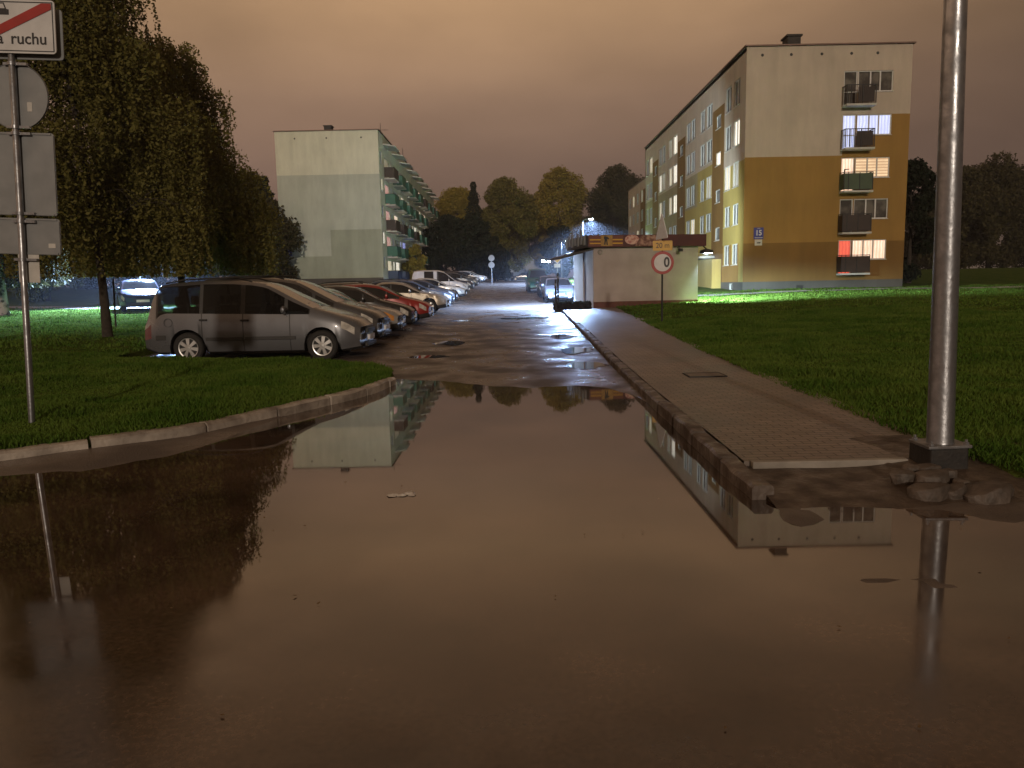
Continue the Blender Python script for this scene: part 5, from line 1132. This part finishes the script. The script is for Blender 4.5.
MB().box(4.2, 4.5, KD + .003, KD + .16, 2.62, 2.8).build('lamp_housing', 'signgrey', kb)  # invented housing for the added facade fill
point('facade_fill', (4.35, KD + .4, 2.6), 9500, (.74, .88, .92), .12, kb, spot=90, rot=(rad(98), 0, rad(-15)))

# ---------------------------------------------------------------- night sky glow, the one sun lamp in place of an unseen street lamp, camera
w = bpy.data.worlds.new('World'); S.world = w; w.use_nodes = True
nt = w.node_tree; N = nt.nodes; L = nt.links; bgN = N['Background']
tc = N.new('ShaderNodeTexCoord'); sx_ = N.new('ShaderNodeSeparateXYZ'); L.new(tc.outputs['Generated'], sx_.inputs[0])
rp = N.new('ShaderNodeValToRGB'); L.new(sx_.outputs['Z'], rp.inputs['Fac'])
els = [(0.0, (.085, .053, .042)), (.06, (.105, .066, .051)), (.14, (.15, .094, .069)), (.22, (.21, .13, .085)), (.33, (.345, .208, .112)), (.40, (.27, .162, .09)), (.52, (.13, .077, .043)), (1.0, (.145, .09, .052))]
rp.color_ramp.elements[0].position = 0; rp.color_ramp.elements[0].color = (*els[0][1], 1); rp.color_ramp.elements[1].position = 1; rp.color_ramp.elements[1].color = (*els[-1][1], 1)
for p, c in els[1:-1]: e = rp.color_ramp.elements.new(p); e.color = (*c, 1)
mp = N.new('ShaderNodeMapping'); mp.inputs['Scale'].default_value = (1, 1, 2.6); L.new(tc.outputs['Generated'], mp.inputs['Vector'])
nz = N.new('ShaderNodeTexNoise'); nz.inputs['Scale'].default_value = 2.2; nz.inputs['Detail'].default_value = 6; nz.inputs['Roughness'].default_value = .5; L.new(mp.outputs[0], nz.inputs['Vector'])
mr = N.new('ShaderNodeMapRange'); mr.inputs['From Min'].default_value = .3; mr.inputs['From Max'].default_value = .7; mr.inputs['To Min'].default_value = .74; mr.inputs['To Max'].default_value = 1.22; L.new(nz.outputs['Fac'], mr.inputs['Value'])
# the unseen left sky is brightened to light the right facade; it thins rightwards
ax = N.new('ShaderNodeMapRange'); ax.inputs['From Min'].default_value = -1; ax.inputs['From Max'].default_value = 1; L.new(sx_.outputs['X'], ax.inputs['Value'])
ac = N.new('ShaderNodeValToRGB'); L.new(ax.outputs[0], ac.inputs['Fac'])
ac.color_ramp.elements[0].color = (2.6, 2.6, 2.6, 1); ac.color_ramp.elements[1].color = (.5, .5, .5, 1)
for p, c in ((.21, 1.15), (.5, 1.08), (.64, .9), (.80, .62)): e = ac.color_ramp.elements.new(p); e.color = (c, c, c, 1)
mu = N.new('ShaderNodeMath'); mu.operation = 'MULTIPLY'; L.new(mr.outputs[0], mu.inputs[0]); L.new(ac.outputs['Color'], mu.inputs[1])
mx = N.new('ShaderNodeVectorMath'); mx.operation = 'SCALE'; L.new(rp.outputs['Color'], mx.inputs[0]); L.new(mu.outputs[0], mx.inputs['Scale']); L.new(mx.outputs[0], bgN.inputs['Color'])
bgN.inputs['Strength'].default_value = 1.1
# damp night air: one closed box of thin even haze round everything
hz = MB(); hz.box(-2600, 2600, -80, 3100, -2.5, 36); hz = hz.build('haze', 'rimdark'); tag(hz, kind='stuff')
hm = bpy.data.materials.new('haze_air'); hm.use_nodes = True; hm.node_tree.nodes.remove(hm.node_tree.nodes['Principled BSDF'])
pv = hm.node_tree.nodes.new('ShaderNodeVolumePrincipled'); pv.inputs['Color'].default_value = (.9, .92, 1, 1); pv.inputs['Density'].default_value = .0006; pv.inputs['Anisotropy'].default_value = .3
hm.node_tree.links.new(pv.outputs[0], hm.node_tree.nodes['Material Output'].inputs['Volume']); hz.data.materials[0] = hm
sun = bpy.data.lights.new('street_lamp_sun', 'SUN'); sun.energy = .95; sun.angle = rad(1.6); sun.color = (1.0, .83, .66)  # stands in for an unseen street lamp behind the camera
so = bpy.data.objects.new('street_lamp_sun', sun); COL.objects.link(so)
dirv = Vector((-.03, .972, -.225)); so.rotation_euler = dirv.to_track_quat('-Z', 'Y').to_euler(); so.location = (0, -20, 8)
cam = bpy.data.cameras.new('camera'); cam.sensor_width = 36; cam.lens = 769 / 1024 * 36; cam.clip_end = 6000; cam.clip_start = .05
co = bpy.data.objects.new('camera', cam); COL.objects.link(co)
co.matrix_world = Matrix.Translation((0, 0, 1.65)) @ Matrix.Rotation(rad(90 - 7.4), 4, 'X') @ Matrix.Rotation(-.02, 4, 'Z')
S.camera = co
S.render.engine = 'CYCLES'
S.cycles.use_denoising = True; S.cycles.max_bounces = 6; S.cycles.transparent_max_bounces = 12; S.cycles.sample_clamp_indirect = 3.0; S.cycles.caustics_reflective = False; S.cycles.caustics_refractive = False
S.view_settings.view_transform = 'Standard'; S.view_settings.look = 'None'; S.view_settings.exposure = 0.18; S.view_settings.gamma = 1
S.view_settings.use_curve_mapping = False
